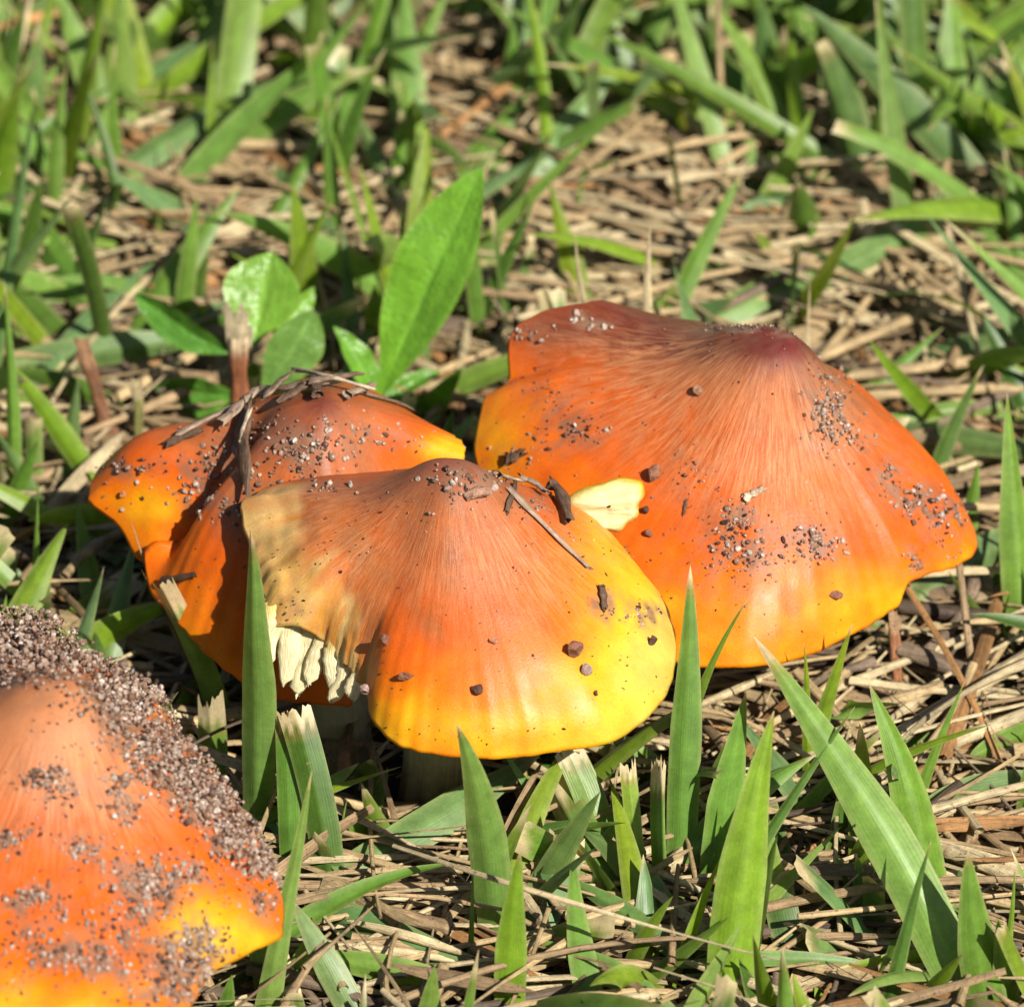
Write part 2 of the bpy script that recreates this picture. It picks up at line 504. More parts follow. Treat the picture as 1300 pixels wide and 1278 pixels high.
STRAW_N = [0]
def dry_stalk(label, tx, ty, bx, by, wpx, k=0.1, bow=0.0, c='t', kind='tube', name='dry_straw', cat='straw', zb=0.008, zmin=0.009, arch=0.0, taper=0.5, group='dry straw and stalks', knots=True):
    i = STRAW_N[0]; STRAW_N[0] += 1
    r = np.random.default_rng(3000 + i)
    base = G(bx, by, zb); dv = (by - ty) * 1e-4
    zt = max(zmin, base[2] + k * dv / math.cos(PITCH))
    tip = G(tx, ty, zt)
    L = np.linalg.norm(tip - base)
    if k > 0.25:
        t = nrm(base - tip)
        if t[2] < -0.05: base = base + t * min(0.02, (base[2] + 0.001) / -t[2])
    d = np.array([tx - bx, ty - by], float); d /= np.linalg.norm(d) + 1e-9
    side = RGT * (-d[1]) + UPV * (-d[0])
    mid = 0.5 * (base + tip) + side * bow * 1e-4 + np.array([0, 0, arch * L])
    tone = np.array(TAN[c]) * r.uniform(0.85, 1.12)
    if kind == 'tube':
        n = 26
        P, s = bez(base, mid, tip, n)
        wob = SinNoise(700 + i, 160.0, 6)
        P = P + np.stack([wob(P), wob(P + 5), wob(P + 9)], 1) * 0.00018
        rad = wpx * 0.5e-4 * (1 - (1 - taper) * s)
        if knots:
            kp = r.uniform(0.15, 0.9, max(1, int(L / 0.018)))
            for q in kp: rad = rad * (1 + 0.22 * np.exp(-((s - q) / 0.018) ** 2))
        V, FF, pat = tube(P, rad, 9, r.uniform(0.6, 1.0), i * 0.73, cap=False)
        # ragged closed ends
        ns = 9
        kV = len(V)
        V[-ns:] += (r.uniform(-0.6, 1.0, (ns, 1)) * rad[-1]) * nrm(tip - mid)[None]
        F = FF[0]
        s_all = np.repeat(s, ns)
        C = np.ones((len(V), 1)) * tone[None]
        if knots:
            for q in kp: C = lerp(C, (tone * np.array([0.45, 0.36, 0.3]))[None], 0.7 * np.exp(-((s_all - q) / 0.012) ** 2)[:, None])
        C = C * (1 + 0.15 * np.sin(s_all * 9 + i))[:, None]
        endc = np.concatenate([np.arange(ns), np.arange(kV - ns, kV)])
        # fill the two ends with fans made of quads
        c0, c1 = len(V), len(V) + 1
        V = np.concatenate([V, P[:1], P[-1:]]); C = np.concatenate([C, tone[None] * 0.5, tone[None] * 0.6]); pat = np.concatenate([pat, pat[:1], pat[-1:]])
        e = []
        for q in range(0, ns - 1, 2):
            e.append([q, c0, (q + 2) % ns, q + 1]); e.append([kV - ns + q, kV - ns + q + 1, kV - ns + (q + 2) % ns, c1])
        F = np.concatenate([F, np.array(e)])
    else:
        tw = 0.25 if kind == 'spike' else 0.9
        V, F, pat = ribbon(base, mid, tip, wpx * 1e-4, 22, 6, None, r.uniform(-0.5, 0.5) * tw, r.uniform(-1, 1) * tw, 0.3,
                           {'strip': 'both', 'spike': 'sharp', 'cutstrip': 'cut'}[kind], jag=0.0012 if kind == 'cutstrip' else 0, r=r,
                           curl=r.uniform(0.5, 0.8) if kind == 'spike' else r.uniform(0.6, 1.3), seed_pat=i * 0.9)
        wob = SinNoise(700 + i, 300.0, 6)
        V = V + wob(V)[:, None] * np.array([[0.0002, 0.0001, 0.0002]])
        s_all = pat[:, 1] / 3
        C = np.ones((len(V), 1)) * tone[None] * (1 + 0.18 * np.sin(s_all * 8 + i))[:, None]
    me = mesh_data(name, V - base, F, C, pat)
    o = link(name, me, M_STRAW, loc=base)
    tag(o, label, cat, group)
    return o

# ------------------------------------------------------------------ mushrooms
def pchip_periodic(th, y, q):
    o = np.argsort(th); th, y = th[o], y[o]
    T = np.concatenate([th[-3:] - 2 * np.pi, th, th[:3] + 2 * np.pi]); Y = np.concatenate([y[-3:], y, y[:3]])
    h = np.diff(T); d = np.diff(Y) / h
    m = np.zeros_like(Y)
    for i in range(1, len(Y) - 1):
        if d[i - 1] * d[i] > 0:
            w1, w2 = 2 * h[i] + h[i - 1], h[i] + 2 * h[i - 1]
            m[i] = (w1 + w2) / (w1 / d[i - 1] + w2 / d[i])
    i = np.clip(np.searchsorted(T, q) - 1, 0, len(T) - 2)
    t = (q - T[i]) / h[i]
    return ((1 + 2 * t) * (1 - t) ** 2 * Y[i] + t * (1 - t) ** 2 * h[i] * m[i] + t * t * (3 - 2 * t) * Y[i + 1] + t * t * (t - 1) * h[i] * m[i + 1])

def interp_curve(pts, q):
    """smooth curve through (u, g) pairs"""
    x = np.array([p[0] for p in pts]); y = np.array([p[1] for p in pts])
    h = np.diff(x); d = np.diff(y) / h
    m = np.concatenate([[d[0]], (d[:-1] + d[1:]) / 2, [d[-1]]])
    i = np.clip(np.searchsorted(x, q) - 1, 0, len(x) - 2)
    t = (q - x[i]) / h[i]
    return ((1 + 2 * t) * (1 - t) ** 2 * y[i] + t * (1 - t) ** 2 * h[i] * m[i] + t * t * (3 - 2 * t) * y[i + 1] + t * t * (t - 1) * h[i] * m[i + 1])

PROF = [(0, 0), (0.06, 0.006), (0.12, 0.035), (0.20, 0.115), (0.30, 0.245), (0.42, 0.385), (0.6, 0.545), (0.78, 0.70), (0.90, 0.835), (0.96, 0.92), (1, 1.0)]

PAL = [(0.0, (0.085, 0.020, 0.013)), (0.10, (0.135, 0.034, 0.018)), (0.22, (0.225, 0.062, 0.023)), (0.36, (0.330, 0.085, 0.022)),
       (0.50, (0.415, 0.074, 0.008)), (0.64, (0.530, 0.084, 0.003)), (0.78, (0.580, 0.112, 0.003)), (0.90, (0.600, 0.162, 0.003)),
       (1.0, (0.600, 0.245, 0.004)), (1.12, (0.590, 0.310, 0.010)), (1.3, (0.560, 0.350, 0.06))]
def palette(t):
    x = np.array([p[0] for p in PAL]); c = np.array([p[1] for p in PAL])
    t = np.clip(t, 0, 1.3)
    return np.stack([np.interp(t, x, c[:, k]) for k in range(3)], -1)

class Cap: pass
def make_cap(apex_px, rim, seed, bumps=(), prof=PROF, nt=400, nu=110, wav=0.0004, rag=0.00012, blend=2.6):
    """rim: ('p', px, py, z_mm) seen in the photograph or ('w', x, y, z) hidden, metres"""
    C = Cap()
    A = G(apex_px[0], apex_px[1], apex_px[2] * 1e-3)
    pts = np.array([G(p[1], p[2], p[3] * 1e-3) if p[0] == 'p' else np.array(p[1:]) for p in rim])
    d = pts[:, :2] - A[:2]
    thp = np.arctan2(d[:, 1], d[:, 0]); rp = np.hypot(d[:, 0], d[:, 1])
    th = np.linspace(-np.pi, np.pi, nt, endpoint=False)
    rr = pchip_periodic(thp, rp, th); zz = pchip_periodic(thp, pts[:, 2], th)
    r_ = np.random.default_rng(seed)
    lo = sum(r_.uniform(-1, 1) * np.sin(k * th + r_.uniform(0, 6.28)) for k in range(3, 11)) / 3
    hi = sum(r_.uniform(-1, 1) * np.sin(k * th + r_.uniform(0, 6.28)) for k in range(18, 70, 3)) / 3
    kk = np.exp(-0.5 * ((np.arange(nt) - nt // 2) / (nt * 0.42 / 6.283)) ** 2); kk /= kk.sum()
    sm = lambda a: np.real(np.fft.ifft(np.fft.fft(a) * np.fft.fft(np.roll(kk, -(nt // 2)))))
    rs, zs = sm(rr), sm(zz)
    rr = rr + rag * hi
    u = np.concatenate([np.linspace(0, 0.9, nu - 30, endpoint=False), np.linspace(0.9, 1.0, 30)])
    g = interp_curve(prof, u)
    U, TH = np.meshgrid(u, th, indexing='ij')
    bw = U ** blend
    R2 = lerp(rs[None], rr[None], bw)
    X = A[0] + R2 * U * np.cos(TH); Y = A[1] + R2 * U * np.sin(TH)
    Z = A[2] + (lerp(zs[None], zz[None], bw) - A[2]) * g[:, None]
    Z = Z + wav * lo[None] * sstep(0.15, 0.8, U) + 0.000008 * hi[None] * sstep(0.05, 0.4, U)
    n1 = SinNoise(seed + 50, 210.0)
    P = np.stack([X, Y, Z], -1)
    P[..., 2] += n1(P) * 0.00022 * sstep(0, 0.2, U)
    for (bx, by, sig, amp) in bumps:                 # local swellings and dents, in metres
        P[..., 2] += amp * np.exp(-((P[..., 0] - bx) ** 2 + (P[..., 1] - by) ** 2) / (2 * sig ** 2))
    C.A, C.top, C.u, C.th, C.rr, C.zz = A, P, u, th, rr, zz
    C.U, C.TH = U, TH
    C.proj = proj(P.reshape(-1, 3)).reshape(len(u), nt, 2)
    # normals
    dU = np.gradient(P, axis=0); dT = np.roll(P, -1, 1) - np.roll(P, 1, 1)
    C.N = nrm(np.cross(dU, dT)); C.N[0] = np.array([0, 0, 1.0])
    C.N = np.where(C.N[..., 2:3] < 0, -C.N, C.N)
    return C

def finish_cap(C, parent, tone, silk, tint_fix=None, thick=1.0):
    P = C.top; nu, nt = P.shape[:2]
    ub = np.array([1.0, 0.993, 0.975, 0.94, 0.86, 0.72, 0.5, 0.3, 0.12])
    tk = np.array([0.45, 0.85, 1.15, 1.45, 1.9, 2.5, 3.4, 4.6, 6.5]) * 1e-3 * thick
    rings = []
    for a, t in zip(ub, tk):
        i = np.searchsorted(C.u, a); i = min(max(i, 1), nu - 1)
        f = (a - C.u[i - 1]) / (C.u[i] - C.u[i - 1])
        q = lerp(P[i - 1], P[i], f).copy(); q[:, 2] -= t
        if a == 1.0:
            q[:, :2] += (q[:, :2] - C.A[:2]) * 0.006
        rings.append(q)
    Q = np.concatenate([P, np.array(rings)])
    n = len(Q)
    idx = np.arange(n * nt).reshape(n, nt); j = np.roll(idx, -1, 1)
    F = np.stack([idx[:-1], idx[1:], j[1:], j[:-1]], -1).reshape(-1, 4)
    silk = silk * sstep(0.06, 0.24, C.U)
    nn_ = 0.045 * SinNoise(301, 300.0, 18)(C.top) + 0.028 * SinNoise(302, 800.0, 18)(C.top) + 0.02 * SinNoise(303, 1900.0, 18)(C.top)
    tone = tone + nn_ * sstep(0.1, 0.3, C.U)
    br = np.clip(SinNoise(304, 620.0, 18)(C.top) - 1.05, 0, 0.5) * 0.28
    tone = tone - br
    ct = palette(tone)
    if tint_fix is not None: ct = tint_fix(ct, C)
    under = np.ones((len(ub), nt, 3)) * np.array([0.52, 0.36, 0.11])[None, None]
    under[0] = ct[-1]; under[1] = lerp(ct[-1], under[1], 0.6)
    cc = np.concatenate([ct, under]).reshape(-1, 3)
    sk = np.concatenate([silk, np.zeros((len(ub), nt))]).reshape(-1)
    Uall = np.concatenate([C.U, np.broadcast_to(ub[:, None], (len(ub), nt))])
    Tall = np.concatenate([C.TH, C.TH[:len(ub)]])
    pat = np.stack([np.cos(Tall), np.sin(Tall), Uall], -1).reshape(-1, 3)
    me = mesh_data('cap', Q.reshape(-1, 3) - np.array(parent.location), F, cc, pat, True, {'silk': sk})
    o = link('cap', me, M_CAP, parent)
    C.under = rings; C.obj = o; C.cc = cc
    return o

def gill_mesh(C, parent, every=4, depth=0.0032):
    """the thin plates under a cap, joined"""
    pool = Pool()
    nt = C.top.shape[1]
    us = np.array([0.15, 0.4, 0.65, 0.86, 0.94, 0.975])
    dp = np.array([0.6, 1.0, 1.0, 0.8, 0.45, 0.12]) * depth
    tk = np.array([3.0, 2.6, 2.1, 1.7, 1.4, 1.1]) * 1e-3
    for k in range(0, nt, every):
        vs = []
        for a, dd, t in zip(us, dp, tk):
            i = min(np.searchsorted(C.u, a), len(C.u) - 1)
            q = C.top[i, k].copy(); q[2] -= t * 0.8
            e = q.copy(); e[2] -= dd + t * 0.2
            vs += [q, e]
        V = np.array(vs)
        F = np.array([[2 * q, 2 * q + 1, 2 * q + 3, 2 * q + 2] for q in range(len(us) - 1)])
        pool.add(V - np.array(parent.location), F, np.ones((len(V), 1)) * np.array([[0.55, 0.45, 0.19]]), np.zeros((len(V), 3)))
    o = link('gills', pool.mesh('gills'), M_FLESH, parent)
    tag(o, kind='stuff')
    return o

def stem(parent, top, base, r0, r1, bend=(0, 0, 0), tint=((0.50, 0.33, 0.10), (0.46, 0.37, 0.19))):
    top, base = np.array(top), np.array(base)
    mid = 0.5 * (top + base) + np.array(bend)
    P, s = bez(base - np.array([0, 0, 0.002]), mid, top, 26)
    wob = SinNoise(int(1e5 * abs(base[0])) + 3, 190.0)
    rad = lerp(r0, r1, s) * (1 + 0.04 * wob(P)) * (1 + 0.25 * np.exp(-(s / 0.08) ** 2) * 0.4)
    V, FF, pat = tube(P, rad, 28, 0.88, 0.5, nhint=np.array([0.0, -1.0, 0.1]), cap=False)
    a = np.tile(np.arange(28), 26)
    V = V + (np.sin(a * 2.7)[:, None] * np.array([[0.00010, 0.00012, 0]]))
    ss = np.repeat(s, 28)
    C = lerp(np.array(tint[1])[None], np.array(tint[0])[None], ss[:, None])
    C = lerp(C, np.array([[0.13, 0.085, 0.05]]), (0.75 * (1 - sstep(0, 0.16, ss + 0.05 * np.sin(a * 1.9))))[:, None])
    pat2 = pat.copy(); pat2[:, 0] = np.cos(a / 28 * 6.283) * 0.8; pat2[:, 2] = np.sin(a / 28 * 6.283) * 2.2; pat2[:, 1] *= 0.4
    me = mesh_data('stem', V - np.array(parent.location), FF[0], C, pat2)
    return link('stem', me, M_FLESH, parent)

def pgauss(C, px, py, sx, sy=None):
    """1 near a spot of the cap that is marked by where the photograph shows it, fading in metres along the skin"""
    sy = sy or sx
    d = (C.proj[..., 0] - px) ** 2 / (2 * sx * sx) + (C.proj[..., 1] - py) ** 2 / (2 * sy * sy)
    vis = (C.N @ -FWD) > -0.2
    return np.exp(-d) * vis
def streaks(C, seed, a=16, b=8.0):
    q = np.stack([np.cos(C.TH) * a, np.sin(C.TH) * a, C.U * b], -1)
    return SinNoise(seed, 1.0, 20)(q) * 0.6 + SinNoise(seed + 1, 2.3, 20)(q) * 0.4

MUSH = 'orange mushrooms with pointed caps'
# --- the large mushroom behind
capR = make_cap((985, 428, 50), [
    ('p', 940, 842, 22), ('p', 1010, 832, 21.5), ('p', 1085, 800, 21.5), ('p', 1138, 768, 22), ('p', 1154, 738, 24.5), ('p', 1178, 727, 23.5),
    ('p', 1215, 716, 22), ('p', 1240, 692, 22), ('p', 1222, 640, 24), ('p', 1165, 576, 24), ('p', 1105, 515, 27),
    ('w', 0.034, 0.013, 0.031), ('w', 0.020, 0.0125, 0.0370),
    ('p', 745, 384, 44), ('p', 680, 400, 42.5), ('p', 644, 440, 39), ('p', 650, 472, 35.5), ('p', 615, 508, 33), ('p', 604, 555, 30.5),
    ('p', 616, 615, 27.5), ('p', 680, 700, 24.5), ('p', 770, 785, 22.5), ('p', 860, 838, 21.5)], 3, wav=0.0003)
mR = empty('mushroom', (capR.A[0], capR.A[1] - 0.002, 0))
tag(mR, 'largest orange mushroom with a broad pointed cap and brown ridge, behind the yellow-rimmed one', 'mushroom', MUSH)
s1 = streaks(capR, 21)
toneR = 0.10 + 0.80 * capR.U ** 0.85 + 0.022 * s1
toneR -= 0.62 * pgauss(capR, 770, 395, 120, 26) + 0.22 * pgauss(capR, 690, 430, 46, 22) + 0.30 * pgauss(capR, 880, 425, 90, 22)
toneR -= 0.15 * pgauss(capR, 1080, 560, 70, 70) + 0.24 * pgauss(capR, 1190, 645, 50, 40) + 0.12 * pgauss(capR, 1010, 430, 40, 26)
toneR -= 0.10 * pgauss(capR, 1080, 680, 90, 26) + 0.16 * pgauss(capR, 800, 460, 120, 30)
toneR += 0.12 * pgauss(capR, 625, 540, 36, 50) + 0.13 * pgauss(capR, 1100, 755, 60, 25) + 0.05 * pgauss(capR, 980, 780, 120, 35)
toneR += 0.10 * pgauss(capR, 900, 500, 80, 30) - 0.05 * pgauss(capR, 700, 520, 80, 60)
silkR = 0.12 * (1 - sstep(0.35, 0.8, capR.U)) + 1.0 * pgauss(capR, 930, 520, 105, 62) + 0.65 * pgauss(capR, 860, 480, 80, 35) + 0.4 * pgauss(capR, 1010, 590, 90, 60) + 0.35 * pgauss(capR, 740, 450, 70, 30)
silkR = np.clip(silkR * (1 - 0.7 * pgauss(capR, 1000, 425, 60, 20)), 0, 1)
def fixR(ct, C):
    m = np.clip(pgauss(C, 1008, 432, 42, 22), 0, 1)[..., None]
    ct = lerp(ct, np.array([0.11, 0.017, 0.016]), m * 0.9)
    m = np.clip(1.2 * pgauss(C, 770, 396, 120, 26) + 0.8 * pgauss(C, 900, 420, 80, 14), 0, 1)[..., None]
    ct = lerp(ct, np.array([0.12, 0.022, 0.010]), m * 0.8)
    return ct
finish_cap(capR, mR, toneR, silkR, fixR)
gill_mesh(capR, mR)
stem(mR, (capR.A[0], capR.A[1], 0.042), (capR.A[0] - 0.001, capR.A[1] - 0.002, 0), 0.0052, 0.0045)

# --- the left one, half hidden, with a folded cap
capL = make_cap((410, 512, 46), [
    ('p', 112, 640, 26.5), ('p', 150, 674, 24), ('p', 183, 686, 26), ('w', -0.0400, -0.0185, 0.0295), ('p', 186, 712, 22), ('p', 205, 775, 18.5), ('p', 262, 838, 16.5),
    ('p', 345, 880, 15), ('p', 440, 892, 15), ('w', -0.018, -0.031, 0.020), ('w', -0.011, -0.019, 0.028), ('p', 590, 578, 36),
    ('w', -0.011, -0.004, 0.034), ('w', -0.024, 0.004, 0.034), ('w', -0.034, 0.001, 0.032), ('p', 225, 556, 29.5), ('p', 135, 596, 27)], 9,
    bumps=[(-0.0325, -0.0155, 0.0020, -0.0022), (-0.0355, -0.0168, 0.0017, -0.0040), (-0.0385, -0.0176, 0.0017, -0.0052), (-0.0415, -0.0183, 0.0017, -0.0050), (-0.047, -0.0098, 0.0042, 0.0034), (-0.038, -0.0255, 0.0046, 0.0032)], blend=1.6, wav=0.0005,
    prof=[(0, 0), (0.05, 0.006), (0.15, 0.05), (0.3, 0.16), (0.5, 0.35), (0.7, 0.57), (0.85, 0.77), (0.95, 0.92), (1, 1.0)])
mL = empty('mushroom', (-0.022, -0.030, 0))
tag(mL, 'folded orange mushroom with bits of straw on top, behind the torn cap edge', 'mushroom', MUSH)
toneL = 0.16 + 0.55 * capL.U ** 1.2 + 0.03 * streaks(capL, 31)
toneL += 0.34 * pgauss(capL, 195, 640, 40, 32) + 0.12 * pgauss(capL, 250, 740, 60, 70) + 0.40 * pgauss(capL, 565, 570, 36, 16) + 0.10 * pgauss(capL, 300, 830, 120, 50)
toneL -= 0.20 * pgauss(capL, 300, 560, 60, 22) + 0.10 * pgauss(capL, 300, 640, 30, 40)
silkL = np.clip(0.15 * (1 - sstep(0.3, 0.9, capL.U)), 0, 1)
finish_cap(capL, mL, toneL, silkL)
gill_mesh(capL, mL)
stem(mL, (capL.A[0] + 0.001, capL.A[1] - 0.004, 0.036), (-0.0222, -0.031, 0), 0.0046, 0.0042, tint=((0.44, 0.34, 0.17), (0.40, 0.35, 0.22)))

# --- the yellow-rimmed one in front, left side of its cap torn
capC = make_cap((572, 588, 52), [
    ('p', 600, 958, 27), ('p', 700, 949, 27), ('p', 785, 932, 27), ('p', 838, 888, 27.5), ('p', 857, 825, 29), ('p', 846, 765, 31), ('p', 806, 712, 34),
    ('w', 0.0090, -0.0270, 0.0355), ('w', -0.003, -0.0265, 0.038), ('w', -0.016, -0.0265, 0.0405),
    ('p', 308, 640, 37.8), ('p', 318, 682, 35.8), ('p', 331, 735, 33.6), ('p', 341, 780, 31.6), ('p', 372, 788, 31.8), ('p', 404, 800, 30.8), ('p', 434, 832, 29.3), ('p', 462, 862, 28.5),
    ('p', 474, 912, 27.6), ('p', 512, 946, 27)], 5, bumps=[(-0.0215, -0.0425, 0.0030, -0.0004)], wav=0.00018, rag=0.00008)
mC = empty('mushroom', (-0.0095, -0.0375, 0))
tag(mC, 'orange mushroom with bright yellow rim and torn left edge, in front of the largest one', 'mushroom', MUSH)
s1 = streaks(capC, 41)
toneC = 0.12 + 0.78 * capC.U ** 0.95 + 0.022 * s1
toneC += 0.30 * pgauss(capC, 800, 760, 60, 80) + 0.22 * pgauss(capC, 840, 830, 50, 60) + 0.20 * pgauss(capC, 740, 690, 50, 40)
toneC += 0.14 * pgauss(capC, 650, 930, 160, 22) + 0.12 * pgauss(capC, 780, 890, 70, 50) + 0.05 * pgauss(capC, 520, 920, 50, 30)
toneC -= 0.10 * pgauss(capC, 470, 780, 60, 60) + 0.06 * pgauss(capC, 560, 720, 60, 60) - 0.10 * pgauss(capC, 560, 640, 60, 30)
toneC -= 0.25 * pgauss(capC, 400, 625, 80, 14)
silkC = np.clip(0.15 * (1 - sstep(0.5, 0.9, capC.U)) + 0.55 * pgauss(capC, 560, 680, 80, 50) + 0.5 * pgauss(capC, 700, 720, 60, 50) + 0.3 * pgauss(capC, 450, 690, 70, 50), 0, 1)
TORN_TH = (np.arctan2(G(308, 640, .0378)[1] - capC.A[1], G(308, 640, .0378)[0] - capC.A[0]), np.arctan2(G(465, 872, .0285)[1] - capC.A[1], G(465, 872, .0285)[0] - capC.A[0]))
def fixC(ct, C):
    qv = np.stack([np.cos(C.TH) * 26, np.sin(C.TH) * 26, C.U * 9.0], -1)
    n = 0.5 * SinNoise(77, 520.0, 16)(C.top) + 0.7 * SinNoise(79, 1.0, 20)(qv)
    n2 = 0.4 * SinNoise(78, 1500.0, 16)(C.top) + 0.8 * SinNoise(80, 2.2, 20)(qv)
    # distance along the torn side: pale buff flesh with an uneven inner edge
    px, py = C.proj[..., 0], C.proj[..., 1]
    th = np.mod(C.TH, 2 * np.pi)
    t0, t1 = np.mod(TORN_TH[0], 2 * np.pi), np.mod(TORN_TH[1], 2 * np.pi)
    inside = sstep(t0 - 0.16, t0 - 0.06, th) * (1 - sstep(t1 - 0.08, t1 + 0.05, th))
    lim = 0.74 + 0.07 * n + 0.14 * sstep(t1 - 0.5, t1, th)
    m = inside * sstep(lim - 0.05, lim + 0.07, C.U)
    pale = lerp(np.array([0.50, 0.215, 0.035]), np.array([0.62, 0.43, 0.15]), np.clip(0.55 + 0.75 * n2, 0, 1)[..., None])
    pale = lerp(pale, np.array([0.54, 0.36, 0.06]), (0.6 * pgauss(C, 360, 755, 35, 45))[..., None])
    pale = lerp(pale, np.array([0.20, 0.095, 0.05]), (0.3 * np.clip(pgauss(C, 365, 775, 26, 10) + pgauss(C, 350, 640, 40, 7), 0, 1))[..., None])
    ct = lerp(ct, pale, m[..., None] * 0.9)
    m2 = inside * sstep(0.38, 0.6, C.U) * (1 - m)
    ct = lerp(ct, np.array([0.40, 0.135, 0.035]), (m2 * 0.55)[..., None])
    b = pgauss(C, 565, 592, 70, 16) + 0.8 * pgauss(C, 430, 622, 90, 12)
    ct = lerp(ct, np.array([0.17, 0.055, 0.032]), np.clip(b, 0, 1)[..., None] * 0.7)
    return ct
# tear: crumpled relief on the torn side
th_ = np.mod(capC.TH, 2 * np.pi)
t0_, t1_ = np.mod(TORN_TH[0], 2 * np.pi), np.mod(TORN_TH[1], 2 * np.pi)
ins = sstep(t0_ - 0.12, t0_ - 0.02, th_) * (1 - sstep(t1_ - 0.08, t1_ + 0.02, th_))
crk = SinNoise(91, 900.0, 16)(capC.top) * 0.00028 + SinNoise(92, 2200.0, 16)(capC.top) * 0.00010
ruf = SinNoise(93, 1.0, 18)(np.stack([np.cos(capC.TH) * 34, np.sin(capC.TH) * 34, capC.U * 3.0], -1)) * 0.00042
capC.top[..., 2] += ins * sstep(0.66, 0.85, capC.U) * (crk + ruf - 0.0004)
jag = (np.sin(th_ * 61) * 0.5 + np.sin(th_ * 37 + 1) * 0.6 + np.sin(th_ * 113) * 0.3) * 0.00020
ed = ins * sstep(0.9, 1.0, capC.U) * jag
capC.top[..., 0] += ed * np.cos(capC.TH); capC.top[..., 1] += ed * np.sin(capC.TH)
silkC = np.clip(silkC + 0.55 * ins * sstep(0.55, 0.75, capC.U), 0, 1)
capobjC = finish_cap(capC, mC, toneC, silkC, fixC)
gill_mesh(capC, mC)
stem(mC, (capC.A[0], capC.A[1], 0.044), (-0.0098, -0.0372, 0), 0.0042, 0.0038, tint=((0.50, 0.37, 0.12), (0.45, 0.36, 0.18)))
# pale gill edges hanging out of the torn side
def torn_gill(px, py, z, wpx, hpx, lean, i):
    r = np.random.default_rng(60 + i)
    top = G(px, py, z * 1e-3) - FWD * 0.0020
    n, m = 12, 9
    s = np.linspace(0, 1, n)
    w = wpx * 0.5e-4 * (1 - 0.15 * s) * np.sqrt(np.clip(1.01 - s ** 7, 0.0, 1)) * (1 + 0.16 * np.sin(s * 6 + i * 2.3) + 0.05 * np.sin(s * 19 + i))
    th = 0.00055 * (1 - 0.5 * s)
    rx = nrm(np.array([0.92, -0.25, 0.12])); dn = nrm(np.array([lean - 0.30, -0.50, -0.85])); nn = nrm(np.cross(rx, dn))
    a = np.linspace(0, 2 * np.pi, m, endpoint=False)
    V = []
    for q in range(n):
        c = top + dn * (hpx * 1e-4 / 0.95) * s[q] + rx * 0.0003 * math.sin(s[q] * 5 + i * 2)
        V.append(c[None] + rx[None] * (np.cos(a) * w[q])[:, None] + nn[None] * (np.sin(a) * th[q])[:, None])
    V = np.concatenate(V); V += r.normal(0, 0.00008, V.shape); V[-m:] += dn[None] * (r.normal(0, 0.00022, (m, 1))); V += rx[None] * (0.0006 * np.repeat(s, m) ** 2 * r.normal())[:, None]
    idx = np.arange(n * m).reshape(n, m); j = np.roll(idx, -1, 1)
    F = np.stack([idx[:-1], j[:-1], j[1:], idx[1:]], -1).reshape(-1, 4)
    C = lerp(np.array([[0.56, 0.42, 0.12]]), np.array([[0.58, 0.50, 0.29]]), np.repeat(sstep(0, .4, s), m)[:, None])
    pat = np.stack([np.tile(np.cos(a) * 0.3, n), np.repeat(s, m), np.full(n * m, i)], -1)
    o = link('gill', mesh_data('gill', V - np.array(mC.location), F, C, pat), M_FLESH, capobjC)
    return o
for i, (a_, b_, z_, w_, h_, l_) in enumerate([(345, 768, 31.2, 20, 56, .03), (360, 768, 31.0, 26, 78, .06), (377, 770, 30.8, 30, 92, .09), (397, 776, 30.2, 36, 98, .11), (415, 792, 29.6, 26, 72, .08),
                                              (429, 812, 28.8, 24, 62, .06), (444, 822, 28.4, 28, 66, .06), (459, 842, 28.0, 24, 44, 0.02), (335, 764, 32, 14, 40, 0.0)]):
    torn_gill(a_, b_, z_, w_, h_, l_, i)
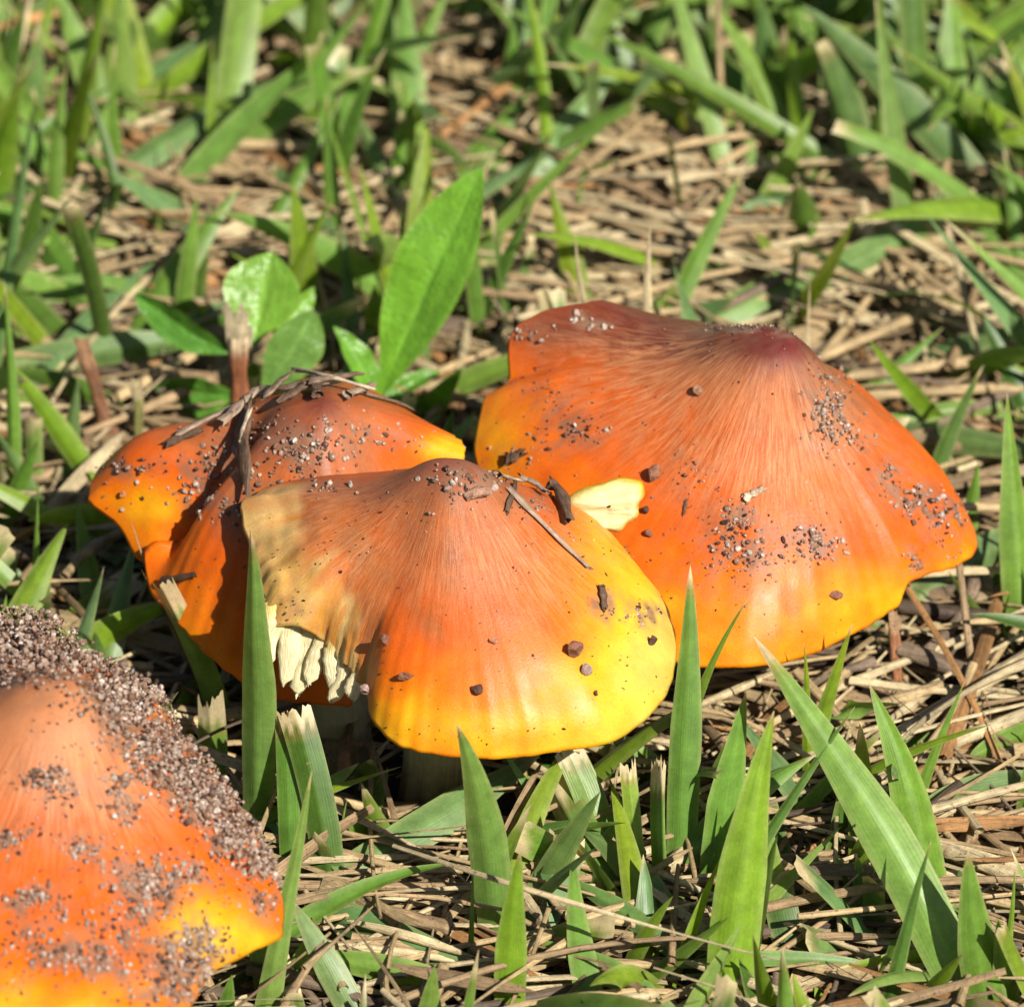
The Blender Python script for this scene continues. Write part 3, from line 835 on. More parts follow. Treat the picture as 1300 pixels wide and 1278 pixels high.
# upturned broken lobe on the far side: yellow skin above, pale broken face toward the viewer
def torn_flap():
    out = np.array([(706, 652), (718, 634), (738, 620), (764, 613), (786, 606), (806, 608), (816, 613), (818, 629), (811, 640), (810, 655), (797, 664), (786, 675), (766, 674), (752, 690), (725, 684)], float)
    c = out.mean(0)
    rings = []
    ybase = -0.0290
    def at(p, dy):
        d = ray(p[0], p[1]); y = ybase + dy
        return CAM + d * ((y - CAM[1]) / d[1])
    seq = [(0.05, -.0004, 0), (0.35, -.0003, 0), (0.62, 0.0, 0), (0.84, 0.0001, 0), (0.95, .0005, .5), (1.0, .0011, 1), (0.99, .0021, 1), (0.9, .0030, 1), (0.6, .0036, 1), (0.05, .0038, 1)]
    m = 52
    t = np.linspace(0, len(out), m, endpoint=False)
    i0 = t.astype(int); f = (t - i0)[:, None]
    o4 = [out[(i0 + k) % len(out)] for k in (-1, 0, 1, 2)]
    ol = 0.5 * (2 * o4[1] + (o4[2] - o4[0]) * f + (2 * o4[0] - 5 * o4[1] + 4 * o4[2] - o4[3]) * f ** 2 + (3 * o4[1] - o4[0] - 3 * o4[2] + o4[3]) * f ** 3)
    rr = np.random.default_rng(4)
    V, C = [], []
    yel = np.array([0.54, 0.33, 0.018]); pal = np.array([0.54, 0.47, 0.235])
    for (sc_, dy, k) in seq:
        for q in range(m):
            p = c + (ol[q] - c) * sc_
            P_ = at(p, dy + 0.0045 * (650 - p[1]) / 100.0)
            V.append(P_)
            top = 1 - sstep(618, 640, p[1])
            C.append(lerp(lerp(pal, yel, 0.75 * k + 0.55 * top * sstep(0.7, 0.95, sc_)), yel, k * 0.5))
    V = np.array(V)
    nn = SinNoise(8, 1500.0)(V * np.array([0.5, 1, 1.6])) * 0.00042
    V[:m * 4, 1] += nn[:m * 4]
    idx = np.arange(len(seq) * m).reshape(len(seq), m); j = np.roll(idx, -1, 1)
    F = np.stack([idx[:-1], j[:-1], j[1:], idx[1:]], -1).reshape(-1, 4)
    pat = np.stack([V[:, 2] * 90, V[:, 0] * 60, V[:, 1] * 90], -1)
    o = link('torn_flap', mesh_data('torn_flap', V - np.array(mC.location), F, np.array(C), pat), M_FLESH, capobjC)
    tag(o, 'upturned broken piece with a pale cream face')
torn_flap()

# --- the sand-covered one at the corner
capS = make_cap((78, 868, 50), [
    ('p', 359, 1152, 25), ('p', 352, 1188, 24.5), ('p', 318, 1205, 25), ('p', 268, 1228, 26.5), ('p', 246, 1262, 26), ('w', -0.0440, -0.1215, 0.0255), ('w', -0.057, -0.119, 0.0245), ('w', -0.075, -0.113, 0.0245),
    ('w', -0.090, -0.095, 0.026), ('w', -0.090, -0.074, 0.030), ('w', -0.076, -0.058, 0.038),
    ('p', 50, 800, 40), ('p', 100, 835, 38.5), ('p', 195, 885, 34.5), ('p', 232, 940, 32.5), ('p', 300, 1020, 30), ('p', 345, 1098, 27.5)], 13, wav=0.0005,
    prof=[(0, 0), (0.06, 0.008), (0.12, 0.045), (0.20, 0.15), (0.30, 0.31), (0.42, 0.455), (0.6, 0.60), (0.78, 0.74), (0.90, 0.86), (0.96, 0.93), (1, 1.0)])
mS = empty('mushroom', (capS.A[0], capS.A[1] - 0.002, 0))
tag(mS, 'orange mushroom crusted with grey sand, cut off by the frame corner', 'mushroom', MUSH)
s1 = streaks(capS, 51)
toneS = 0.16 + 0.72 * capS.U ** 0.85 + 0.022 * s1
toneS += 0.24 * pgauss(capS, 20, 1278, 90, 32) + 0.34 * pgauss(capS, 255, 1165, 42, 30) + 0.20 * pgauss(capS, 290, 1200, 45, 20) + 0.20 * pgauss(capS, 60, 960, 90, 50) - 0.08 * pgauss(capS, 300, 1100, 40, 60)
silkS = np.clip(0.2 * (1 - sstep(0.4, 0.8, capS.U)) + 1.0 * pgauss(capS, 60, 975, 100, 55) + 0.4 * pgauss(capS, 170, 1000, 60, 40), 0, 1)
def fixS(ct, C):
    m = np.clip(pgauss(C, 90, 895, 65, 30) + 0.8 * pgauss(C, 60, 955, 90, 45), 0, 1)[..., None]
    return lerp(ct, np.array([0.42, 0.175, 0.075]), m * 0.8)
finish_cap(capS, mS, toneS, silkS, fixS)
gill_mesh(capS, mS)
stem(mS, (capS.A[0], capS.A[1], 0.042), (capS.A[0], capS.A[1] - 0.002, 0), 0.0052, 0.0046)

# ------------------------------------------------------------------ sand and soil crumbs lying on the caps
def ico():
    t = (1 + 5 ** 0.5) / 2
    v = np.array([(-1, t, 0), (1, t, 0), (-1, -t, 0), (1, -t, 0), (0, -1, t), (0, 1, t), (0, -1, -t), (0, 1, -t), (t, 0, -1), (t, 0, 1), (-t, 0, -1), (-t, 0, 1)], float)
    f = [(0, 11, 5), (0, 5, 1), (0, 1, 7), (0, 7, 10), (0, 10, 11), (1, 5, 9), (5, 11, 4), (11, 10, 2), (10, 7, 6), (7, 1, 8), (3, 9, 4), (3, 4, 2), (3, 2, 6), (3, 6, 8), (3, 8, 9), (4, 9, 5), (2, 4, 11), (6, 2, 10), (8, 6, 7), (9, 8, 1)]
    v = nrm(v)
    v = list(map(tuple, v)); cache = {}; out = []
    def mid(a, b):
        k = (min(a, b), max(a, b))
        if k not in cache:
            m = nrm(np.array(v[a]) + np.array(v[b])); v.append(tuple(m)); cache[k] = len(v) - 1
        return cache[k]
    for a, b, c in f:
        x, y, z = mid(a, b), mid(b, c), mid(c, a)
        out += [(a, x, z), (b, y, x), (c, z, y), (x, y, z)]
    return np.array(v), np.array(out)
IV, IF = ico()
SANDC = [(0.27, 0.180, 0.128), (0.22, 0.130, 0.086), (0.33, 0.245, 0.185), (0.18, 0.098, 0.060), (0.40, 0.32, 0.26), (0.25, 0.155, 0.105), (0.14, 0.075, 0.046), (0.30, 0.20, 0.15)]
DARKC = [(0.05, 0.025, 0.017), (0.08, 0.036, 0.024), (0.03, 0.018, 0.013), (0.12, 0.055, 0.036)]
def grain_shape(r, size, el=1.0):
    v = IV.copy()
    k = nrm(r.normal(size=(5, 3)))
    for q in k:                              # flatten a few facets so the grain reads as broken quartz
        d = v @ q
        v = v - np.clip(d - r.uniform(0.35, 0.75), 0, 1)[:, None] * q[None]
    v = v * r.uniform(0.7, 1.25, 3)[None] * np.array([el, 1, 1])[None]
    ax = nrm(r.normal(size=3)); an = r.uniform(0, 3.1)
    K = np.array([[0, -ax[2], ax[1]], [ax[2], 0, -ax[0]], [-ax[1], ax[0], 0]])
    R = np.eye(3) + math.sin(an) * K + (1 - math.cos(an)) * K @ K
    return (v @ R.T) * size * 0.5
def visible_pts(C):
    vis = (C.N @ -FWD) > 0.02
    vis[0] = True
    return C.top[vis], C.N[vis], C.proj[vis]
def sand_on(C, label, clusters, seed, loose=0, loose_box=None):
    """clusters: (px, py, sx, sy, count, size_min_px, size_max_px, dark share, layers)"""
    r = np.random.default_rng(seed)
    P, N, Q = visible_pts(C)
    P, N, Q = P[::2], N[::2], Q[::2].astype(np.float32)
    pool = Pool()
    for (px, py, sx, sy, cnt, a, b, dark, lay) in clusters:
        for k in range(int(cnt * 2.5)):
            fine = k >= cnt * (1.0 if cnt > 100 else 1.2)
            x, y = px + r.normal() * sx * (1.25 if fine else 1), py + r.normal() * sy * (1.25 if fine else 1)
            d = (Q[:, 0] - x) ** 2 + (Q[:, 1] - y) ** 2
            i = d.argmin()
            if d[i] > 15 ** 2: continue
            size = (a + (b - a) * r.random() ** 1.8) * 1e-4
            if fine: size *= r.uniform(0.25, 0.55)
            else: size *= 0.72
            isd = r.random() < dark
            c = np.array(DARKC[r.integers(len(DARKC))] if isd else SANDC[r.integers(len(SANDC))]) * r.uniform(0.8, 1.15)
            if isd: size *= 0.75
            v = grain_shape(r, size, r.uniform(1.2, 2.0) if isd else 1.0)
            lift = size * r.uniform(-0.18, 0.16) + (r.random() ** 1.5) * lay * 1e-4
            pos = P[i] + r.normal(0, 0.00012, 3) + N[i] * lift
            pool.add(v + pos, IF, np.ones((len(v), 1)) * c[None], np.zeros((len(v), 3)))
    dust = np.zeros(C.U.shape)
    for (px, py, sx, sy, cnt, a, b, dark, lay) in clusters:
        dens = cnt * 90.0 / (6.28 * sx * sy)
        dust += min(1.6, dens * 0.42) * pgauss(C, px, py, sx * 1.25 + 2, sy * 1.25 + 2)
    nz = SinNoise(seed + 5, 1300.0, 18)(C.top) * 0.5 + SinNoise(seed + 6, 3200.0, 18)(C.top) * 0.5
    dm = np.clip(dust * np.clip(0.55 + 0.9 * nz, 0, 1.6), 0, 0.85).reshape(-1)
    k = dm.size
    soil = np.array([0.17, 0.098, 0.062])
    C.cc[:k] = lerp(C.cc[:k], soil[None], dm[:, None])
    cl = np.ones((len(C.cc), 4), np.float32); cl[:, :3] = C.cc
    C.obj.data.attributes['tint'].data.foreach_set('color', cl.ravel())
    me = pool.mesh('sand_grains', smooth=False)
    o = link('sand_grains', me, M_SAND)
    tag(o, label, 'sand', None, 'stuff')
    return o

sand_on(capR, 'scattered sand grains and dark specks on the largest mushroom cap', [
    (1050, 515, 14, 20, 55, 6, 14, .1, 4), (1060, 545, 14, 10, 25, 6, 12, .1, 3), (1075, 560, 22, 8, 20, 4, 9, .3, 0), (1128, 605, 14, 12, 22, 5, 10, .3, 1), (1165, 636, 16, 9, 30, 6, 14, .2, 3),
    (1205, 655, 16, 12, 30, 6, 13, .3, 3), (1190, 690, 18, 12, 10, 6, 12, .2, 0), (730, 550, 20, 9, 26, 4, 13, .55, 1), (705, 515, 26, 20, 32, 3, 7, .95, 0), (700, 490, 30, 16, 10, 3, 6, .95, 0),
    (935, 685, 22, 14, 40, 6, 14, .3, 3), (950, 715, 22, 7, 20, 5, 11, .3, 1), (940, 655, 12, 10, 14, 5, 12, .3, 1), (1030, 692, 20, 9, 40, 6, 14, .15, 3), (1035, 678, 6, 6, 4, 12, 18, 0, 2),
    (905, 700, 40, 25, 32, 3, 6, .95, 0), (930, 740, 40, 16, 22, 3, 6, .9, 0), (870, 620, 30, 24, 26, 3, 7, .9, 0), (880, 600, 16, 12, 10, 4, 9, .6, 0), (665, 425, 20, 6, 12, 6, 15, .2, 2), (735, 402, 3, 3, 3, 12, 17, 0, 1),
    (757, 413, 8, 2, 3, 9, 14, 0, 1), (925, 415, 20, 3, 22, 4, 8, .9, 1), (985, 415, 25, 4, 20, 4, 8, .6, 1), (1040, 460, 10, 10, 10, 4, 8, .5, 1), (900, 500, 120, 50, 26, 3, 6, .85, 0),
    (1000, 780, 110, 25, 14, 3, 5, .9, 0), (900, 430, 110, 12, 40, 3, 5, .95, 0), (1160, 715, 5, 8, 8, 6, 11, .4, 1), (1080, 640, 60, 50, 20, 3, 6, .8, 0), (660, 580, 30, 10, 14, 4, 10, .4, 1), (840, 740, 60, 40, 14, 3, 6, .8, 0)], 61)
sand_on(capC, 'scattered sand grains and dark specks on the yellow-rimmed mushroom cap', [
    (590, 610, 22, 8, 26, 6, 14, .3, 2), (640, 600, 12, 8, 14, 6, 13, .2, 2), (560, 640, 40, 16, 18, 4, 9, .5, 0), (730, 690, 40, 20, 26, 3, 7, .6, 0), (768, 768, 8, 10, 14, 4, 9, .7, 0), (815, 780, 12, 7, 20, 4, 10, .3, 1),
    (420, 690, 30, 26, 26, 3, 6, .9, 0), (360, 770, 16, 14, 20, 3, 7, .9, 0), (600, 860, 130, 50, 30, 3, 6, .8, 0), (780, 850, 50, 40, 20, 3, 6, .8, 0), (418, 615, 20, 5, 10, 6, 13, .2, 1), (640, 760, 80, 50, 18, 3, 6, .8, 0),
    (590, 930, 80, 10, 14, 3, 5, .9, 0), (680, 640, 22, 14, 26, 4, 9, .5, 1)], 62)
sand_on(capL, 'sand grains and crumbs on the folded mushroom cap', [
    (385, 570, 22, 12, 34, 7, 17, .2, 3), (450, 545, 20, 10, 14, 7, 15, .2, 1), (265, 590, 14, 14, 26, 6, 13, .3, 2), (245, 615, 14, 12, 18, 6, 12, .4, 1), (160, 592, 26, 5, 22, 6, 12, .6, 2), (300, 650, 14, 12, 20, 6, 14, .3, 1),
    (255, 645, 8, 6, 6, 10, 17, 0, 1), (340, 610, 22, 16, 26, 6, 13, .3, 2), (420, 600, 40, 12, 20, 5, 11, .5, 1), (260, 730, 40, 50, 16, 3, 6, .9, 0), (330, 545, 40, 12, 28, 5, 11, .5, 2), (500, 560, 30, 8, 14, 5, 11, .3, 1), (160, 625, 30, 20, 6, 5, 11, .4, 0)], 63)
clS = [(35, 800, 34, 20, 520, 7, 14, .08, 26), (0, 830, 28, 22, 260, 7, 14, .1, 18), (100, 838, 34, 11, 260, 7, 14, .12, 14), (165, 880, 30, 13, 300, 7, 14, .12, 12), (160, 905, 22, 16, 150, 7, 13, .1, 8),
       (200, 950, 24, 18, 230, 7, 14, .1, 9), (235, 985, 22, 14, 190, 7, 14, .1, 8), (265, 1020, 20, 14, 150, 7, 15, .1, 8), (300, 1060, 18, 16, 160, 7, 15, .1, 8), (330, 1095, 12, 12, 90, 7, 14, .1, 6),
       (55, 985, 14, 9, 36, 6, 14, .3, 3), (75, 1005, 12, 10, 24, 5, 11, .4, 1), (152, 995, 9, 10, 26, 7, 14, .2, 3), (155, 1030, 12, 8, 22, 6, 13, .3, 2), (10, 1065, 16, 8, 34, 6, 14, .2, 2), (105, 1080, 16, 10, 26, 6, 13, .2, 2),
       (40, 1140, 18, 9, 44, 6, 13, .2, 2), (185, 1110, 22, 14, 60, 7, 14, .2, 3), (235, 1105, 12, 9, 30, 7, 14, .2, 2), (150, 1170, 26, 16, 60, 6, 13, .2, 2), (195, 1135, 20, 14, 44, 7, 14, .2, 2), (120, 1215, 32, 12, 70, 6, 13, .2, 2),
       (40, 1195, 26, 18, 44, 5, 12, .3, 1), (250, 1200, 18, 16, 60, 7, 14, .2, 3), (230, 1235, 18, 18, 70, 7, 15, .2, 4), (335, 1140, 10, 14, 24, 6, 12, .3, 1), (30, 1240, 50, 18, 30, 4, 9, .5, 0), (100, 1110, 110, 60, 70, 3, 7, .7, 0),
       (90, 930, 40, 30, 20, 4, 8, .6, 0), (290, 1130, 30, 20, 24, 4, 9, .5, 0), (200, 1255, 30, 14, 40, 6, 12, .3, 2)]
sand_on(capS, 'thick crust of grey sand grains on the corner mushroom cap', clS, 64)

def on_cap(C, px, py):
    P, N, Q = visible_pts(C)
    i = ((Q[:, 0] - px) ** 2 + (Q[:, 1] - py) ** 2).argmin()
    return P[i], N[i]
def crumb(C, px, py, wpx, hpx, tint, label, seed, name='soil_crumb', cat='soil crumb'):
    r = np.random.default_rng(seed)
    p, n = on_cap(C, px, py)
    v = grain_shape(r, 1e-4 * wpx, 1.0) * np.array([1.0, 0.8, hpx / wpx])[None]
    v += nrm(v) * (SinNoise(seed, 2600.0, 10)(v)[:, None]) * 0.08e-4 * wpx
    me = mesh_data(name, v, IF, np.ones((len(v), 1)) * np.array(tint)[None], np.zeros((len(v), 3)), False)
    o = link(name, me, M_CRUMB, loc=p + n * hpx * 0.3e-4)
    return tag(o, label, cat, 'crumbs on the mushroom caps')
BR, DK, GR = (0.22, 0.095, 0.055), (0.09, 0.045, 0.03), (0.33, 0.22, 0.19)
crumb(capC, 520, 857, 24, 16, BR, 'reddish soil crumb near the lower left of the yellow-rimmed cap', 201)
crumb(capC, 607, 874, 20, 14, DK, 'small dark crumb above the middle of the yellow rim', 202)
crumb(capC, 494, 811, 15, 20, BR, 'upright brown crumb beside the torn edge of the front cap', 203)
crumb(capC, 727, 829, 26, 28, BR, 'largest reddish crumb on the yellow part of the front cap', 204)
crumb(capC, 742, 850, 18, 18, GR, 'pale quartz grain touching the largest reddish crumb', 205, 'quartz_grain', 'sand grain')
crumb(capC, 826, 814, 16, 18, DK, 'dark crumb by the right rim of the yellow-rimmed cap', 206)
crumb(capC, 627, 813, 14, 10, (0.40, 0.18, 0.10), 'tiny pinkish grain on the orange middle of the front cap', 207, 'quartz_grain', 'sand grain')
crumb(capC, 756, 877, 10, 8, DK, 'tiny dark speck below the largest reddish crumb', 208)
crumb(capC, 470, 876, 18, 22, GR, 'grey crumb lodged below the torn gills', 209)
crumb(capC, 603, 628, 34, 16, (0.36, 0.20, 0.13), 'flat brown crumb just under the peak of the front cap', 210)
crumb(capR, 822, 650, 10, 14, DK, 'dark crumb right of the broken cream piece', 211)
crumb(capR, 823, 678, 14, 12, BR, 'brown crumb below and right of the broken cream piece', 212)
crumb(capR, 833, 600, 22, 22, BR, 'brown crumb above and right of the broken cream piece', 213)
crumb(capR, 888, 497, 14, 14, (0.30, 0.15, 0.08), 'brown crumb high on the pale silky side of the largest cap', 214)
crumb(capR, 1060, 755, 26, 8, BR, 'thin brown crumb near the front rim of the largest cap', 215)
crumb(capL, 160, 628, 10, 15, (0.42, 0.17, 0.07), 'small tan grain on the folded yellow lobe', 216)

# ------------------------------------------------------------------ broad-leaved seedlings
def broad_leaf(parent, bx, by, tx, ty, wpx, zb, zt, roll, c, bow=0.0, cup=0.22, prof=0.5, seed=0, name='leaf'):
    r = np.random.default_rng(400 + seed)
    b, t = G(bx, by, zb * 1e-3), G(tx, ty, zt * 1e-3)
    d = np.array([tx - bx, ty - by], float); d /= np.linalg.norm(d)
    side = RGT * (-d[1]) + UPV * (-d[0])
    L = np.linalg.norm(t - b)
    m = 0.5 * (b + t) + side * bow * 1e-4 - FWD * 0.05 * L
    n, nc = 30, 15
    P, s = bez(b, m, t, n)
    T, N, B = frames(P, -FWD)
    ca, sa = math.cos(roll), math.sin(roll)
    B2, N2 = B * ca + N * sa, -B * sa + N * ca
    # pointed oval, widest at prof
    e = math.log(0.5) / math.log(prof)
    w = np.clip(np.sin(np.pi * np.clip(s, 0, 1) ** e), 0, 1) ** 0.85
    w = np.maximum(w, 0.07 * (1 - s)) * wpx * 1e-4
    a = np.linspace(-0.5, 0.5, nc)
    h = (np.abs(a) ** 1.3) * cup * 1.5 - 0.035 * np.exp(-(a / 0.05) ** 2)
    V = P[:, None] + w[:, None, None] * (a[None, :, None] * B2[:, None] + h[None, :, None] * N2[:, None])
    nz = SinNoise(90 + seed, 420.0, 10)
    V = V + nz(V)[..., None] * N2[:, None] * 0.00022 * (w / w.max())[:, None, None]
    V += (np.sin(s * 22 + seed)[:, None, None] * np.abs(a)[None, :, None] * N2[:, None]) * 0.0003
    idx = np.arange(n * nc).reshape(n, nc)
    F = np.stack([idx[:-1, :-1], idx[:-1, 1:], idx[1:, 1:], idx[1:, :-1]], -1).reshape(-1, 4)
    A_, S_ = np.broadcast_to(a[None], (n, nc)), np.broadcast_to(s[:, None], (n, nc))
    C = np.ones((n, nc, 1)) * np.array(c)[None, None]
    mid = np.exp(-(A_ / 0.03) ** 2)
    C = lerp(C, np.array(c) * 1.5 + 0.02, (0.55 * mid)[..., None])
    vein = np.clip(np.sin((S_ * 17 - np.abs(A_) * 9)) - 0.8, 0, 1) * 3
    C = lerp(C, np.array(c) * 1.25, (0.6 * vein)[..., None])
    C = lerp(C, np.array([0.26, 0.36, 0.06]), (0.4 * sstep(0.46, 0.5, np.abs(A_)))[..., None])
    pat = np.stack([A_, S_ * 3, np.full((n, nc), seed * 1.7)], -1).reshape(-1, 3)
    o = link(name, mesh_data(name, V.reshape(-1, 3) - np.array(parent.location), F, C.reshape(-1, 3), pat), M_BROAD, parent)
    return o
def plant_stem(parent, pts, r0, r1, c=(0.20, 0.30, 0.07)):
    P = np.array(pts)
    t = np.linspace(0, 1, 14)
    q = np.stack([np.interp(t, np.linspace(0, 1, len(P)), P[:, k]) for k in range(3)], 1)
    V, FF, pat = tube(q, lerp(r0, r1, t), 10, 1.0, 0.3, nhint=np.array([0, -1, 0.1]), cap=False)
    return link('stem', mesh_data('stem', V - np.array(parent.location), FF[0], np.ones((len(V), 1)) * np.array(c)[None], pat), M_BROAD, parent)

b2 = G(486, 545, 0.002)
p2 = empty('seedling', b2)
tag(p2, 'young plant with one very large upright oval leaf, behind the folded mushroom', 'plant', 'broad-leaved seedlings')
plant_stem(p2, [b2, G(484, 505, 0.010)], 0.0011, 0.0009)
BL = (0.135, 0.305, 0.022)
broad_leaf(p2, 482, 508, 613, 212, 106, 10, 40, 0.30, BL, bow=-10, cup=0.16, prof=0.56, seed=1)
broad_leaf(p2, 480, 508, 424, 414, 40, 10, 20, -0.5, (0.12, 0.28, 0.025), bow=6, cup=0.3, prof=0.45, seed=2)
broad_leaf(p2, 486, 512, 560, 470, 34, 10, 12, 0.7, (0.10, 0.24, 0.022), bow=-6, cup=0.3, prof=0.45, seed=3)
broad_leaf(p2, 484, 512, 528, 518, 30, 10, 9, 0.2, (0.10, 0.24, 0.022), bow=-4, cup=0.3, prof=0.5, seed=4)
b1 = G(312, 520, 0.002)
p1 = empty('seedling', b1)
tag(p1, 'young plant with five small oval leaves beside the cut brown stalk', 'plant', 'broad-leaved seedlings')
plant_stem(p1, [b1, G(322, 470, 0.014)], 0.0012, 0.0010)
broad_leaf(p1, 322, 440, 346, 320, 104, 16, 26, 0.15, (0.155, 0.31, 0.03), bow=-4, cup=0.14, prof=0.58, seed=5)
broad_leaf(p1, 328, 505, 398, 392, 76, 12, 24, -0.45, (0.125, 0.235, 0.05), bow=10, cup=0.12, prof=0.60, seed=6)
broad_leaf(p1, 292, 448, 170, 372, 52, 14, 19, 0.55, (0.085, 0.225, 0.025), bow=-10, cup=0.30, prof=0.52, seed=7)
broad_leaf(p1, 345, 430, 399, 364, 36, 16, 21, -0.4, (0.15, 0.30, 0.03), bow=6, cup=0.25, prof=0.5, seed=8)
broad_leaf(p1, 300, 500, 195, 492, 66, 9, 8, 0.6, (0.085, 0.215, 0.025), bow=-8, cup=0.2, prof=0.5, seed=9)

